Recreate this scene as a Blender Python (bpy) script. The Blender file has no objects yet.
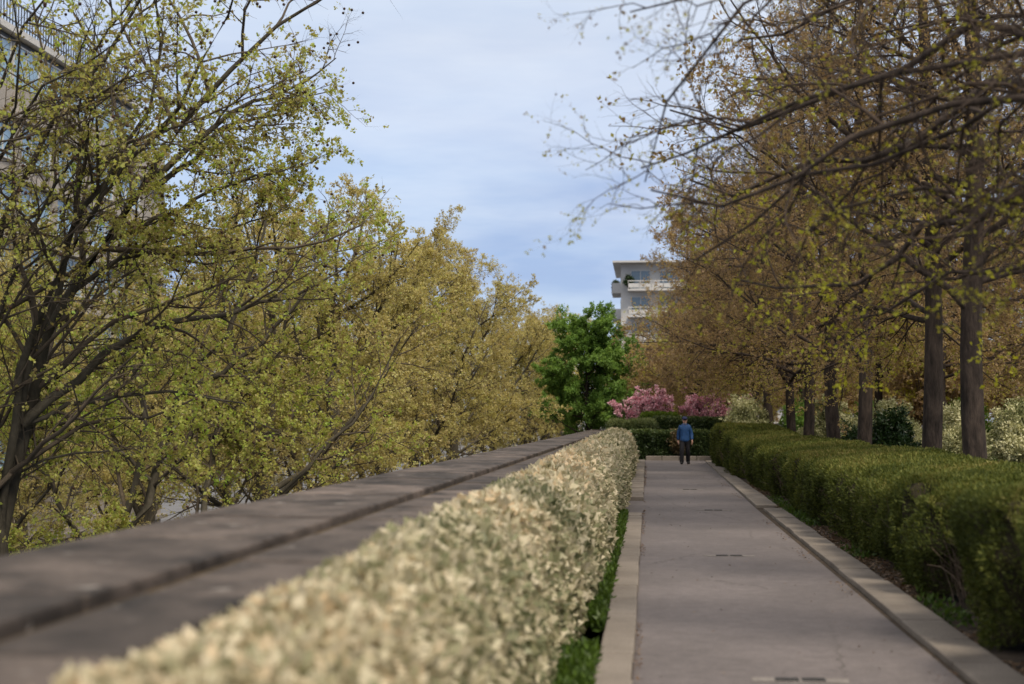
import bpy, bmesh, math, random
import numpy as np
from mathutils import Vector, Matrix
R = math.radians
random.seed(4)
S = bpy.context.scene
COL = S.collection

# ------------------------------------------------------------------ camera, sky, sun, exposure
F = 1422.2
H = 1.70
YAW = math.atan2(648 - 512, F)
PIT = math.atan2(418 - 342, math.hypot(F, 136))
cam = bpy.data.cameras.new('camera')
cam.lens = 50.0
cam.sensor_width = 36.0
cam.clip_end = 4000
cam.dof.use_dof = True
cam.dof.focus_distance = 28.0
cam.dof.aperture_fstop = 1.35
cam.dof.aperture_blades = 9
camo = bpy.data.objects.new('camera', cam)
camo.location = (0, 0, H)
camo.rotation_euler = (math.pi / 2 + PIT, 0, YAW)
COL.objects.link(camo)
S.camera = camo

SUN_EL, SUN_AZ = 52, 143          # azimuth from +Y (the path) clockwise: behind the camera, to the right
world = bpy.data.worlds.new('World')
S.world = world
world.use_nodes = True
wn, wl = world.node_tree.nodes, world.node_tree.links
wn.clear()
wout = wn.new('ShaderNodeOutputWorld')
wbg = wn.new('ShaderNodeBackground')
wbg.inputs['Strength'].default_value = 0.14
sky = wn.new('ShaderNodeTexSky')
sky.sky_type = 'NISHITA'
sky.sun_disc = False
sky.sun_elevation = R(SUN_EL)
sky.sun_rotation = R(SUN_AZ)
sky.air_density = 1.0
sky.dust_density = 1.0
sky.ozone_density = 3.0
wtc = wn.new('ShaderNodeTexCoord')
wmap = wn.new('ShaderNodeMapping')
wmap.inputs['Scale'].default_value = (1.0, 1.0, 5.0)
wmap.inputs['Location'].default_value = (0.35, 0.2, 0.62)
wno = wn.new('ShaderNodeTexNoise')
wno.inputs['Scale'].default_value = 2.1
wno.inputs['Detail'].default_value = 7
wno.inputs['Roughness'].default_value = 0.5
wsep = wn.new('ShaderNodeSeparateXYZ')
wel = wn.new('ShaderNodeValToRGB')             # thin high cloud sheet, thickest overhead, open band low down
cr = wel.color_ramp
cr.elements[0].position = 0.0
cr.elements[0].color = (.74, .74, .74, 1)
cr.elements[1].position = 0.30
cr.elements[1].color = (.80, .80, .80, 1)
e = cr.elements.new(0.10); e.color = (.78, .78, .78, 1)
e = cr.elements.new(0.20); e.color = (.70, .70, .70, 1)
wadd = wn.new('ShaderNodeMath'); wadd.operation = 'MULTIPLY_ADD'
wadd.inputs[1].default_value = 1.1
wsub = wn.new('ShaderNodeMath'); wsub.operation = 'SUBTRACT'; wsub.use_clamp = True
wsub.inputs[1].default_value = 0.45
wmix = wn.new('ShaderNodeMix'); wmix.data_type = 'RGBA'
wcc = wn.new('ShaderNodeValToRGB')            # clouds: cool and thin low down; unseen overhead part warmed to tint the ambient
wcc.color_ramp.elements[0].position = .04; wcc.color_ramp.elements[0].color = (.46, .54, .71, 1)
wcc.color_ramp.elements[1].position = .5; wcc.color_ramp.elements[1].color = (.98, .92, .86, 1)
for p_, c_ in ((.085, (.32, .42, .66, 1)), (.15, (.33, .43, .66, 1)), (.20, (.50, .565, .73, 1)), (.28, (.62, .68, .79, 1))):
    e = wcc.color_ramp.elements.new(p_); e.color = c_
wl.new(wsep.outputs['Z'], wcc.inputs['Fac'])
wsc = wn.new('ShaderNodeVectorMath'); wsc.operation = 'SCALE'; wsc.inputs['Scale'].default_value = 6.3
wmp2 = wn.new('ShaderNodeMapping'); wmp2.inputs['Scale'].default_value = (2.2, 2.2, 11.0); wmp2.inputs['Location'].default_value = (.1, .7, .35)
wmp2.inputs['Rotation'].default_value = (0, R(3), 0)
wl.new(wtc.outputs['Generated'], wmp2.inputs['Vector'])
wst = wn.new('ShaderNodeTexNoise'); wst.inputs['Scale'].default_value = 1.7; wst.inputs['Detail'].default_value = 5; wst.inputs['Roughness'].default_value = .58
wl.new(wmp2.outputs[0], wst.inputs['Vector'])
wsr = wn.new('ShaderNodeValToRGB'); wsr.color_ramp.elements[0].position = .42; wsr.color_ramp.elements[1].position = .72
wl.new(wst.outputs['Fac'], wsr.inputs['Fac'])
wsm = wn.new('ShaderNodeMix'); wsm.data_type = 'RGBA'; wsm.inputs['B'].default_value = (.80, .84, .90, 1)
wsf = wn.new('ShaderNodeMath'); wsf.operation = 'MULTIPLY'; wsf.inputs[1].default_value = .6
wl.new(wsr.outputs['Color'], wsf.inputs[0]); wl.new(wsf.outputs[0], wsm.inputs['Factor'])
wl.new(wcc.outputs['Color'], wsm.inputs['A'])
wl.new(wsm.outputs['Result'], wsc.inputs[0])
wl.new(wsc.outputs[0], wmix.inputs['B'])
wl.new(wtc.outputs['Generated'], wmap.inputs['Vector'])
wl.new(wmap.outputs['Vector'], wno.inputs['Vector'])
wl.new(wtc.outputs['Generated'], wsep.inputs[0])
wl.new(wsep.outputs['Z'], wel.inputs['Fac'])
wl.new(wno.outputs['Fac'], wadd.inputs[0])
wl.new(wel.outputs['Color'], wadd.inputs[2])
wl.new(wadd.outputs[0], wsub.inputs[0])
wl.new(wsub.outputs[0], wmix.inputs['Factor'])
wl.new(sky.outputs['Color'], wmix.inputs['A'])
wl.new(wmix.outputs['Result'], wbg.inputs['Color'])
wl.new(wbg.outputs[0], wout.inputs['Surface'])

sun = bpy.data.lights.new('sun', 'SUN')
sun.energy = 2.9
sun.angle = R(16)
sun.color = (1.0, .88, .70)
suno = bpy.data.objects.new('sun', sun)
a = R(SUN_AZ)
sdir = Vector((math.sin(a) * math.cos(R(SUN_EL)), math.cos(a) * math.cos(R(SUN_EL)), math.sin(R(SUN_EL))))
suno.rotation_euler = sdir.to_track_quat('Z', 'Y').to_euler()
suno.location = (0, -20, 40)
COL.objects.link(suno)

S.view_settings.view_transform = 'Standard'
S.view_settings.look = 'None'
S.view_settings.gamma = 1
S.view_settings.exposure = 0.38
S.render.engine = 'CYCLES'
S.cycles.use_denoising = True
S.cycles.max_bounces = 6
S.cycles.transparent_max_bounces = 4

# ------------------------------------------------------------------ helpers
fw = np.array([-math.sin(YAW) * math.cos(PIT), math.cos(YAW) * math.cos(PIT), math.sin(PIT)])
rt = np.array([math.cos(YAW), math.sin(YAW), 0])
upv = np.cross(rt, fw)


def at(px, py, Y):
    """world point at distance Y along the path that was measured at this pixel"""
    d = fw * F + rt * (px - 512) - upv * (py - 342)
    return np.array([0, 0, H]) + d / d[1] * Y


def on_x(px, X):
    d = fw * F + rt * (px - 512) - upv * (418 - 342)
    return X * d[1] / d[0]


def tag(o, label=None, cat=None, group=None, kind=None):
    if label: o['label'] = label
    if cat: o['category'] = cat
    if group: o['group'] = group
    if kind: o['kind'] = kind
    return o


def empty(name, loc=(0, 0, 0), rz=0.0, label=None, cat=None, group=None):
    o = bpy.data.objects.new(name, None)
    o.empty_display_size = .3
    o.location = loc
    o.rotation_euler = (0, 0, rz)
    COL.objects.link(o)
    return tag(o, label, cat, group)


def link(name, me, m=None, parent=None):
    o = bpy.data.objects.new(name, me)
    if m: me.materials.append(m)
    COL.objects.link(o)
    if parent: o.parent = parent
    return o


def npmesh(name, V, Q, rnd=None, smooth=False):
    """mesh from arrays, Q (M,3) or (M,4)"""
    V = np.ascontiguousarray(V, dtype=np.float32).reshape(-1, 3)
    Q = np.ascontiguousarray(Q, dtype=np.int32)
    me = bpy.data.meshes.new(name)
    me.vertices.add(len(V)); me.vertices.foreach_set('co', V.ravel())
    k = Q.shape[1]
    me.loops.add(Q.size); me.loops.foreach_set('vertex_index', Q.ravel())
    me.polygons.add(len(Q))
    me.polygons.foreach_set('loop_start', np.arange(0, Q.size, k, dtype=np.int32))
    me.update(calc_edges=True)
    if smooth:
        me.polygons.foreach_set('use_smooth', np.ones(len(Q), dtype=bool))
    if rnd is not None:
        at_ = me.attributes.new('rnd', 'FLOAT', 'FACE')
        at_.data.foreach_set('value', np.ascontiguousarray(rnd, dtype=np.float32))
    return me


def nrm(v):
    return v / (np.linalg.norm(v, axis=-1, keepdims=True) + 1e-9)


class MB:
    """collects boxes and prisms into one mesh"""
    def __init__(s): s.bm = bmesh.new()

    def box(s, x0, x1, y0, y1, z0, z1, rot=None, bev=0):
        vs = [s.bm.verts.new((x, y, z)) for x in (x0, x1) for y in (y0, y1) for z in (z0, z1)]
        fs = [(0, 1, 3, 2), (4, 6, 7, 5), (0, 4, 5, 1), (2, 3, 7, 6), (0, 2, 6, 4), (1, 5, 7, 3)]
        faces = [s.bm.faces.new([vs[i] for i in f]) for f in fs]
        if bev:
            ed = list({e for f in faces for e in f.edges})
            bmesh.ops.bevel(s.bm, geom=ed, offset=bev, segments=2, affect='EDGES', profile=.5)
        return s

    def ball(s, c, r, sc=(1, 1, 1), seg=10):
        m = Matrix.Translation(c) @ Matrix.Diagonal((r * sc[0], r * sc[1], r * sc[2], 1))
        bmesh.ops.create_uvsphere(s.bm, u_segments=seg, v_segments=max(5, seg // 2 + 1), radius=1, matrix=m)
        return s

    def build(s, name, m, parent=None, smooth=False):
        bmesh.ops.recalc_face_normals(s.bm, faces=s.bm.faces)
        me = bpy.data.meshes.new(name)
        s.bm.to_mesh(me); s.bm.free()
        if smooth:
            me.polygons.foreach_set('use_smooth', np.ones(len(me.polygons), dtype=bool))
        return link(name, me, m, parent)


# value noise
_rs = np.random.RandomState(11)
_LAT = _rs.rand(32, 32, 32)


def vnoise(p):
    p = np.asarray(p, dtype=float)
    i = np.floor(p).astype(int); f = p - i
    f = f * f * (3 - 2 * f)
    out = 0
    for dx in (0, 1):
        for dy in (0, 1):
            for dz in (0, 1):
                w = (f[..., 0] if dx else 1 - f[..., 0]) * (f[..., 1] if dy else 1 - f[..., 1]) * (f[..., 2] if dz else 1 - f[..., 2])
                out = out + w * _LAT[(i[..., 0] + dx) % 32, (i[..., 1] + dy) % 32, (i[..., 2] + dz) % 32]
    return out


def fbm(p, o=3):
    s = 0; a_ = .5; p = np.asarray(p, dtype=float)
    for k in range(o):
        s = s + a_ * (vnoise(p * 2 ** k + 7.3 * k) - .5); a_ *= .55
    return s


# ------------------------------------------------------------------ materials
def new_mat(name):
    m = bpy.data.materials.new(name); m.use_nodes = True
    nt = m.node_tree
    b = nt.nodes['Principled BSDF']
    return m, nt.nodes, nt.links, b


def surf(name, c1, c2, scale=8, rough=.8, bump=.2, c3=None, scale2=60, spec=.3, stretch=(1, 1, 1), dist=.02, metal=0):
    """two-scale mottled surface with bump, in object coordinates"""
    m, n, l, b = new_mat(name)
    tc = n.new('ShaderNodeTexCoord'); mp = n.new('ShaderNodeMapping')
    mp.inputs['Scale'].default_value = stretch
    l.new(tc.outputs['Object'], mp.inputs['Vector'])
    n1 = n.new('ShaderNodeTexNoise'); n1.inputs['Scale'].default_value = scale
    n1.inputs['Detail'].default_value = 6; n1.inputs['Roughness'].default_value = .6
    n2 = n.new('ShaderNodeTexNoise'); n2.inputs['Scale'].default_value = scale2
    n2.inputs['Detail'].default_value = 4
    l.new(mp.outputs[0], n1.inputs['Vector']); l.new(mp.outputs[0], n2.inputs['Vector'])
    r1 = n.new('ShaderNodeValToRGB')
    r1.color_ramp.elements[0].position = .32; r1.color_ramp.elements[0].color = (*c1, 1)
    r1.color_ramp.elements[1].position = .68; r1.color_ramp.elements[1].color = (*c2, 1)
    if c3:
        e_ = r1.color_ramp.elements.new(.78); e_.color = (*c3, 1)
    l.new(n1.outputs['Fac'], r1.inputs['Fac'])
    mx = n.new('ShaderNodeMix'); mx.data_type = 'RGBA'; mx.blend_type = 'OVERLAY'
    mx.inputs['Factor'].default_value = .55
    l.new(r1.outputs['Color'], mx.inputs['A']); l.new(n2.outputs['Fac'], mx.inputs['B'])
    l.new(mx.outputs['Result'], b.inputs['Base Color'])
    b.inputs['Roughness'].default_value = rough
    b.inputs['Specular IOR Level'].default_value = spec
    b.inputs['Metallic'].default_value = metal
    if bump:
        ad = n.new('ShaderNodeMath'); ad.operation = 'ADD'
        l.new(n1.outputs['Fac'], ad.inputs[0]); l.new(n2.outputs['Fac'], ad.inputs[1])
        bp = n.new('ShaderNodeBump'); bp.inputs['Strength'].default_value = bump
        bp.inputs['Distance'].default_value = dist
        l.new(ad.outputs[0], bp.inputs['Height']); l.new(bp.outputs[0], b.inputs['Normal'])
    return m


def leaf_mat(name, stops, trans=.4, rough=.5, spec=.35, warm=(1.1, 1.05, .6)):
    m, n, l, b = new_mat(name)
    at_ = n.new('ShaderNodeAttribute'); at_.attribute_name = 'rnd'
    r = n.new('ShaderNodeValToRGB')
    el = r.color_ramp.elements
    el[0].position = stops[0][0]; el[0].color = (*stops[0][1], 1)
    el[1].position = stops[-1][0]; el[1].color = (*stops[-1][1], 1)
    for p, c in stops[1:-1]:
        e_ = el.new(p); e_.color = (*c, 1)
    l.new(at_.outputs['Fac'], r.inputs['Fac'])
    l.new(r.outputs['Color'], b.inputs['Base Color'])
    b.inputs['Roughness'].default_value = rough
    b.inputs['Specular IOR Level'].default_value = spec
    if trans > 0:
        t = n.new('ShaderNodeBsdfTranslucent')
        mu = n.new('ShaderNodeMix'); mu.data_type = 'RGBA'; mu.blend_type = 'MULTIPLY'
        mu.inputs['Factor'].default_value = 1; mu.inputs['B'].default_value = (*warm, 1)
        l.new(r.outputs['Color'], mu.inputs['A']); l.new(mu.outputs['Result'], t.inputs['Color'])
        ms = n.new('ShaderNodeMixShader'); ms.inputs[0].default_value = trans
        l.new(b.outputs[0], ms.inputs[1]); l.new(t.outputs[0], ms.inputs[2])
        l.new(ms.outputs[0], n['Material Output'].inputs['Surface'])
    return m


M = {}
M['street'] = surf('street_asphalt', (.10, .10, .105), (.15, .15, .155), .6, .9, .1, scale2=20)
M['soil'] = surf('soil', (.035, .026, .018), (.075, .055, .038), 5, .95, .6, scale2=50)
M['kerb'] = surf('kerb_stone', (.145, .125, .107), (.235, .205, .178), 1.3, .85, .25, scale2=90, dist=.004)
M['coping'] = surf('coping_stone', (.016, .012, .010), (.115, .092, .080), 2.9, .75, .35, c3=(.17, .152, .138), scale2=45, dist=.006, stretch=(1, .7, 1))
M['wall'] = surf('wall_stone', (.10, .09, .08), (.2, .18, .155), 1.4, .9, .4, scale2=40)
M['moss'] = surf('moss', (.045, .032, .018), (.09, .065, .035), 9, .95, .6, scale2=70)
M['bark_plane'] = surf('plane_bark', (.028, .024, .017), (.075, .066, .048), 2.2, .85, .4, c3=(.15, .14, .11), scale2=25, stretch=(1, 1, .5))
M['bark_dark'] = surf('dark_bark', (.013, .0095, .008), (.070, .052, .042), 9, .9, .7, scale2=40, stretch=(1, 1, .25))
M['twig'] = surf('twig_bark', (.045, .036, .026), (.10, .078, .055), 3, .85, .0)
M['twig_dark'] = surf('dark_twig_bark', (.026, .018, .014), (.065, .045, .033), 3, .85, .0)
M['twig_dry'] = surf('dry_twig', (.085, .062, .044), (.18, .135, .10), 6, .9, .0)
M['core_yew'] = surf('yew_hedge_inside', (.022, .018, .010), (.055, .046, .024), 6, .95, .3)  # brown growth inside the hedge, showing in the clefts
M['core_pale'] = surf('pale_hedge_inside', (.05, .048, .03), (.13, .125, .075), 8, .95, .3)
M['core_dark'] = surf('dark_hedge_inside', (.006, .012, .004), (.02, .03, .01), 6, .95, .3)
M['plaster'] = surf('beige_facade', (.27, .25, .23), (.36, .33, .30), .5, .85, .05, scale2=12)
M['white_wall'] = surf('white_facade', (.42, .42, .42), (.54, .53, .52), .4, .8, .05, scale2=12)
M['metal'] = surf('dark_metal', (.05, .055, .06), (.09, .095, .1), 3, .5, .0, metal=.6)
M['rail'] = surf('pale_rail', (.45, .45, .45), (.6, .6, .6), 3, .5, .0)
M['iron'] = surf('cast_iron', (.03, .03, .032), (.07, .07, .072), 8, .6, .2, metal=.5, dist=.003)
M['patch'] = surf('cement_patch', (.165, .15, .14), (.22, .20, .19), 5, .9, .15, scale2=60, dist=.003)

mg, n, l, b = new_mat('window_glass')
b.inputs['Base Color'].default_value = (.10, .15, .20, 1)
b.inputs['Roughness'].default_value = .08
b.inputs['Specular IOR Level'].default_value = .9
M['glass'] = mg
mg, n, l, b = new_mat('sky_blue_glazing')
b.inputs['Base Color'].default_value = (.20, .33, .46, 1)  # blue base colour also paints in the sky mirrored by the panes
b.inputs['Roughness'].default_value = .15
b.inputs['Specular IOR Level'].default_value = .9
M['glass_sky_blue'] = mg

# coping: tone per slab, pale lichen spots
m = M['coping']; n, l = m.node_tree.nodes, m.node_tree.links
b = n['Principled BSDF']; src = b.inputs['Base Color'].links[0].from_socket
ge = n.new('ShaderNodeNewGeometry')
mr = n.new('ShaderNodeMapRange'); mr.inputs['To Min'].default_value = .55; mr.inputs['To Max'].default_value = 1.4
l.new(ge.outputs['Random Per Island'], mr.inputs['Value'])
sc_ = n.new('ShaderNodeVectorMath'); sc_.operation = 'SCALE'
l.new(src, sc_.inputs[0]); l.new(mr.outputs[0], sc_.inputs['Scale'])
vo = n.new('ShaderNodeTexNoise'); vo.inputs['Scale'].default_value = 5.5; vo.inputs['Detail'].default_value = 3
tcx = n.new('ShaderNodeTexCoord'); l.new(tcx.outputs['Object'], vo.inputs['Vector'])
rr_ = n.new('ShaderNodeValToRGB'); rr_.color_ramp.elements[0].position = .66; rr_.color_ramp.elements[1].position = .74
l.new(vo.outputs['Fac'], rr_.inputs['Fac'])
mm = n.new('ShaderNodeMix'); mm.data_type = 'RGBA'; mm.inputs['B'].default_value = (.20, .18, .165, 1)
l.new(rr_.outputs['Color'], mm.inputs['Factor']); l.new(sc_.outputs[0], mm.inputs['A'])
l.new(mm.outputs['Result'], b.inputs['Base Color'])

# asphalt with broad pale wear, fine grain
m, n, l, b = new_mat('path_asphalt')
tc = n.new('ShaderNodeTexCoord')
big = n.new('ShaderNodeTexNoise'); big.inputs['Scale'].default_value = .55; big.inputs['Detail'].default_value = 5
fin = n.new('ShaderNodeTexNoise'); fin.inputs['Scale'].default_value = 120; fin.inputs['Detail'].default_value = 3
mid = n.new('ShaderNodeTexNoise'); mid.inputs['Scale'].default_value = 7; mid.inputs['Detail'].default_value = 8; mid.inputs['Roughness'].default_value = .7
for q in (big, fin, mid): l.new(tc.outputs['Object'], q.inputs['Vector'])
rp = n.new('ShaderNodeValToRGB')
rp.color_ramp.elements[0].position = .3; rp.color_ramp.elements[0].color = (.098, .086, .087, 1)
rp.color_ramp.elements[1].position = .7; rp.color_ramp.elements[1].color = (.150, .131, .132, 1)
l.new(big.outputs['Fac'], rp.inputs['Fac'])
m1 = n.new('ShaderNodeMix'); m1.data_type = 'RGBA'; m1.blend_type = 'OVERLAY'; m1.inputs['Factor'].default_value = .5
l.new(rp.outputs['Color'], m1.inputs['A']); l.new(mid.outputs['Fac'], m1.inputs['B'])
m2 = n.new('ShaderNodeMix'); m2.data_type = 'RGBA'; m2.blend_type = 'OVERLAY'; m2.inputs['Factor'].default_value = .7
l.new(m1.outputs['Result'], m2.inputs['A']); l.new(fin.outputs['Fac'], m2.inputs['B'])
mpc = n.new('ShaderNodeMapping'); mpc.inputs['Scale'].default_value = (.45, .16, 1)
l.new(tc.outputs['Object'], mpc.inputs['Vector'])
wob = n.new('ShaderNodeMix'); wob.data_type = 'RGBA'; wob.inputs['Factor'].default_value = .12
l.new(mpc.outputs[0], wob.inputs['A']); l.new(mid.outputs['Color'], wob.inputs['B'])
vor = n.new('ShaderNodeTexVoronoi'); vor.feature = 'DISTANCE_TO_EDGE'; vor.inputs['Scale'].default_value = 1.3
l.new(wob.outputs['Result'], vor.inputs['Vector'])
vr = n.new('ShaderNodeValToRGB'); vr.color_ramp.elements[0].position = .0; vr.color_ramp.elements[0].color = (1, 1, 1, 1)
vr.color_ramp.elements[1].position = .006; vr.color_ramp.elements[1].color = (0, 0, 0, 1)
l.new(vor.outputs['Distance'], vr.inputs['Fac'])
cm = n.new('ShaderNodeMath'); cm.operation = 'MULTIPLY'
cg = n.new('ShaderNodeValToRGB'); cg.color_ramp.elements[0].position = .45; cg.color_ramp.elements[1].position = .6
l.new(big.outputs['Fac'], cg.inputs['Fac']); l.new(vr.outputs['Color'], cm.inputs[0]); l.new(cg.outputs['Color'], cm.inputs[1])
m3 = n.new('ShaderNodeMix'); m3.data_type = 'RGBA'; m3.inputs['B'].default_value = (.05, .042, .038, 1)
l.new(cm.outputs[0], m3.inputs['Factor']); l.new(m2.outputs['Result'], m3.inputs['A'])
stn = n.new('ShaderNodeTexNoise'); stn.inputs['Scale'].default_value = 1.9; stn.inputs['Detail'].default_value = 4; stn.inputs['Roughness'].default_value = .65
l.new(tc.outputs['Object'], stn.inputs['Vector'])
sr = n.new('ShaderNodeValToRGB'); sr.color_ramp.elements[0].position = .58; sr.color_ramp.elements[1].position = .74; sr.color_ramp.elements[1].color = (.45, .45, .45, 1)
l.new(stn.outputs['Fac'], sr.inputs['Fac'])
m4 = n.new('ShaderNodeMix'); m4.data_type = 'RGBA'; m4.inputs['B'].default_value = (.075, .064, .060, 1)
l.new(sr.outputs['Color'], m4.inputs['Factor']); l.new(m3.outputs['Result'], m4.inputs['A'])
l.new(m4.outputs['Result'], b.inputs['Base Color'])
b.inputs['Roughness'].default_value = .8
bp = n.new('ShaderNodeBump'); bp.inputs['Strength'].default_value = .35; bp.inputs['Distance'].default_value = .004
l.new(fin.outputs['Fac'], bp.inputs['Height']); l.new(bp.outputs[0], b.inputs['Normal'])
M['path'] = m

M['leaf_plane'] = leaf_mat('plane_leaf', [(0, (.16, .10, .06)), (.22, (.32, .26, .12)), (.5, (.46, .46, .14)), (.8, (.42, .52, .11)), (1, (.28, .46, .07))], .55)
M['leaf_plane_gold'] = leaf_mat('golden_plane_leaf', [(0, (.25, .18, .10)), (.3, (.46, .385, .18)), (.7, (.58, .53, .24)), (1, (.52, .57, .20))], .52)
M['bud'] = leaf_mat('bud_leaf', [(0, (.22, .15, .09)), (.45, (.37, .265, .175)), (.7, (.47, .355, .195)), (.8, (.48, .45, .10)), (1, (.50, .53, .08))], .55)
M['bud_fresh'] = leaf_mat('fresh_bud_leaf', [(0, (.15, .09, .04)), (.3, (.25, .17, .05)), (.42, (.36, .35, .045)), (1, (.42, .43, .035))], .5)
M['yew'] = leaf_mat('yew_needle', [(0, (.028, .038, .011)), (.45, (.082, .105, .023)), (.8, (.165, .18, .042)), (1, (.24, .21, .07))], .3, .6, .2)
M['pale_leaf'] = leaf_mat('variegated_leaf', [(0, (.10, .115, .055)), (.25, (.26, .265, .15)), (.45, (.48, .435, .29)), (.82, (.66, .59, .44)), (1, (.60, .46, .29))], .3, .45, warm=(1, 1, .85))
M['pale_shrub'] = leaf_mat('variegated_shrub_leaf', [(0, (.08, .10, .035)), (.3, (.30, .32, .15)), (.6, (.55, .54, .31)), (1, (.72, .69, .46))], .3, .45, warm=(1, 1, .8))
M['green_leaf'] = leaf_mat('green_leaf', [(0, (.06, .13, .03)), (.5, (.18, .31, .075)), (1, (.30, .45, .13))], .5, .5, .15)
M['laurel'] = leaf_mat('laurel_leaf', [(0, (.008, .022, .008)), (.6, (.022, .05, .014)), (1, (.06, .10, .03))], .2, .35, .5)
M['lime'] = leaf_mat('lime_leaf', [(0, (.07, .13, .015)), (1, (.17, .25, .03))], .4)
M['box_leaf'] = leaf_mat('clipped_hedge_leaf', [(0, (.014, .028, .010)), (.6, (.045, .075, .022)), (1, (.12, .15, .045))], .2, .45)
M['dusty_leaf'] = leaf_mat('dusty_hedge_leaf', [(0, (.05, .075, .03)), (.6, (.13, .17, .065)), (1, (.26, .28, .13))], .25, .5)
M['brown_leaf'] = leaf_mat('browned_leaf', [(0, (.03, .035, .015)), (.5, (.10, .075, .035)), (1, (.20, .14, .07))], .2)
M['pink'] = leaf_mat('pink_petal', [(0, (.55, .22, .29)), (.5, (.80, .45, .53)), (1, (.90, .70, .74))], .35, .5, warm=(1, .85, .9))
M['weed'] = leaf_mat('weed_leaf', [(0, (.03, .06, .010)), (1, (.10, .17, .025))], .4)
M['litter'] = leaf_mat('dead_leaf', [(0, (.07, .035, .018)), (.6, (.15, .085, .045)), (1, (.24, .17, .10))], .1)
M['seed'] = surf('seed_ball', (.03, .015, .010), (.06, .032, .02), 20, .9, .0)


# ------------------------------------------------------------------ plants: branching and leaves
def resample(pts, n):
    p = np.asarray(pts, dtype=float)
    for _ in range(3):
        q = 0.75 * p[:-1] + .25 * p[1:]; r_ = .25 * p[:-1] + .75 * p[1:]
        p = np.vstack([p[:1], np.stack([q, r_], 1).reshape(-1, 3), p[-1:]])
    s = np.concatenate([[0], np.cumsum(np.linalg.norm(np.diff(p, axis=0), axis=1))])
    t = np.linspace(0, s[-1], n)
    return np.stack([np.interp(t, s, p[:, k]) for k in range(3)], 1)


def spawn(P, Rr, per, rng, t0=.2, t1=1., ang=(30, 60), lf=(.3, .5), n=6, wig=.12, up=0., rf=.012, shrink=.5, bias=None, taper=.25, lmin=0., lmax=99.):
    B, k, _ = P.shape
    idx = np.repeat(np.arange(B), per); Mn = len(idx)
    t = t0 + (t1 - t0) * ((np.tile(np.arange(per), B) + rng.rand(Mn)) / per)
    s = np.clip(t * (k - 1), 0, k - 1.001); i = s.astype(int); f = (s - i)[:, None]
    pos = P[idx, i] * (1 - f) + P[idx, i + 1] * f
    T = nrm(P[idx, i + 1] - P[idx, i])
    r0 = Rr[idx, i] * (1 - f[:, 0]) + Rr[idx, i + 1] * f[:, 0]
    plen = np.linalg.norm(np.diff(P, axis=1), axis=2).sum(1)[idx]
    g = rng.randn(Mn, 3); g = nrm(g - (g * T).sum(1, keepdims=True) * T)
    an = np.radians(rng.uniform(ang[0], ang[1], Mn))[:, None]
    d = np.cos(an) * T + np.sin(an) * g
    if bias is not None: d = d + np.asarray(bias)
    d = nrm(d)
    L = np.clip(plen * rng.uniform(lf[0], lf[1], Mn) * (1 - shrink * t), lmin, lmax)
    out = np.zeros((Mn, n, 3)); out[:, 0] = pos
    for q in range(1, n):
        out[:, q] = out[:, q - 1] + d * (L / (n - 1))[:, None]
        d = d + rng.randn(Mn, 3) * wig; d[:, 2] += up; d = nrm(d)
    rb = np.minimum(r0 * .75, rf * L + .0015)
    rad = rb[:, None] * np.linspace(1, taper, n)[None]
    return out, rad


def tubes(groups):
    """groups: list of (P (B,n,3), R (B,n), sides) -> verts, quads"""
    Vs, Qs, off = [], [], 0
    for P, Rr, s in groups:
        B, n, _ = P.shape
        T = nrm(np.gradient(P, axis=1))
        ref = np.where(np.abs(T[..., 2:3]) > .85, np.array([1., 0, 0]), np.array([0, 0, 1.]))
        A = nrm(np.cross(T, ref)); Bv = np.cross(T, A)
        an = np.arange(s) * 2 * math.pi / s
        V = P[:, :, None] + Rr[:, :, None, None] * (np.cos(an)[None, None, :, None] * A[:, :, None] + np.sin(an)[None, None, :, None] * Bv[:, :, None])
        b0 = (np.arange(B) * n * s)[:, None, None]; i0 = (np.arange(n - 1) * s)[None, :, None]
        j = np.arange(s)[None, None]; j2 = (j + 1) % s
        q = np.stack([b0 + i0 + j, b0 + i0 + j2, b0 + i0 + s + j2, b0 + i0 + s + j], -1)
        Vs.append(V.reshape(-1, 3)); Qs.append(q.reshape(-1, 4) + off); off += B * n * s
    return np.concatenate(Vs), np.concatenate(Qs)


def tube_obj(name, groups, m, parent):
    V, Q = tubes(groups)
    return link(name, npmesh(name, V, Q, smooth=True), m, parent)


def kites(p, d, nn, L, W, cup=.15):
    d = nrm(d); sd = nrm(np.cross(d, nn)); nn = np.cross(sd, d)
    L = np.broadcast_to(L, len(p))[:, None]; W = np.broadcast_to(W, len(p))[:, None]
    mid_ = p + d * L * .42 + nn * cup * W
    V = np.stack([p, mid_ + sd * W * .5, p + d * L - nn * cup * W * .8, mid_ - sd * W * .5], 1).reshape(-1, 3)
    Q = np.arange(len(p) * 4).reshape(-1, 4)
    return V, Q


def along(P, per, rng, t0=0., t1=1.):
    B, k, _ = P.shape
    idx = np.repeat(np.arange(B), per)
    s = np.clip((t0 + (t1 - t0) * rng.rand(len(idx))) * (k - 1), 0, k - 1.001); i = s.astype(int); f = (s - i)[:, None]
    return P[idx, i] * (1 - f) + P[idx, i + 1] * f, nrm(P[idx, i + 1] - P[idx, i])


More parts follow.
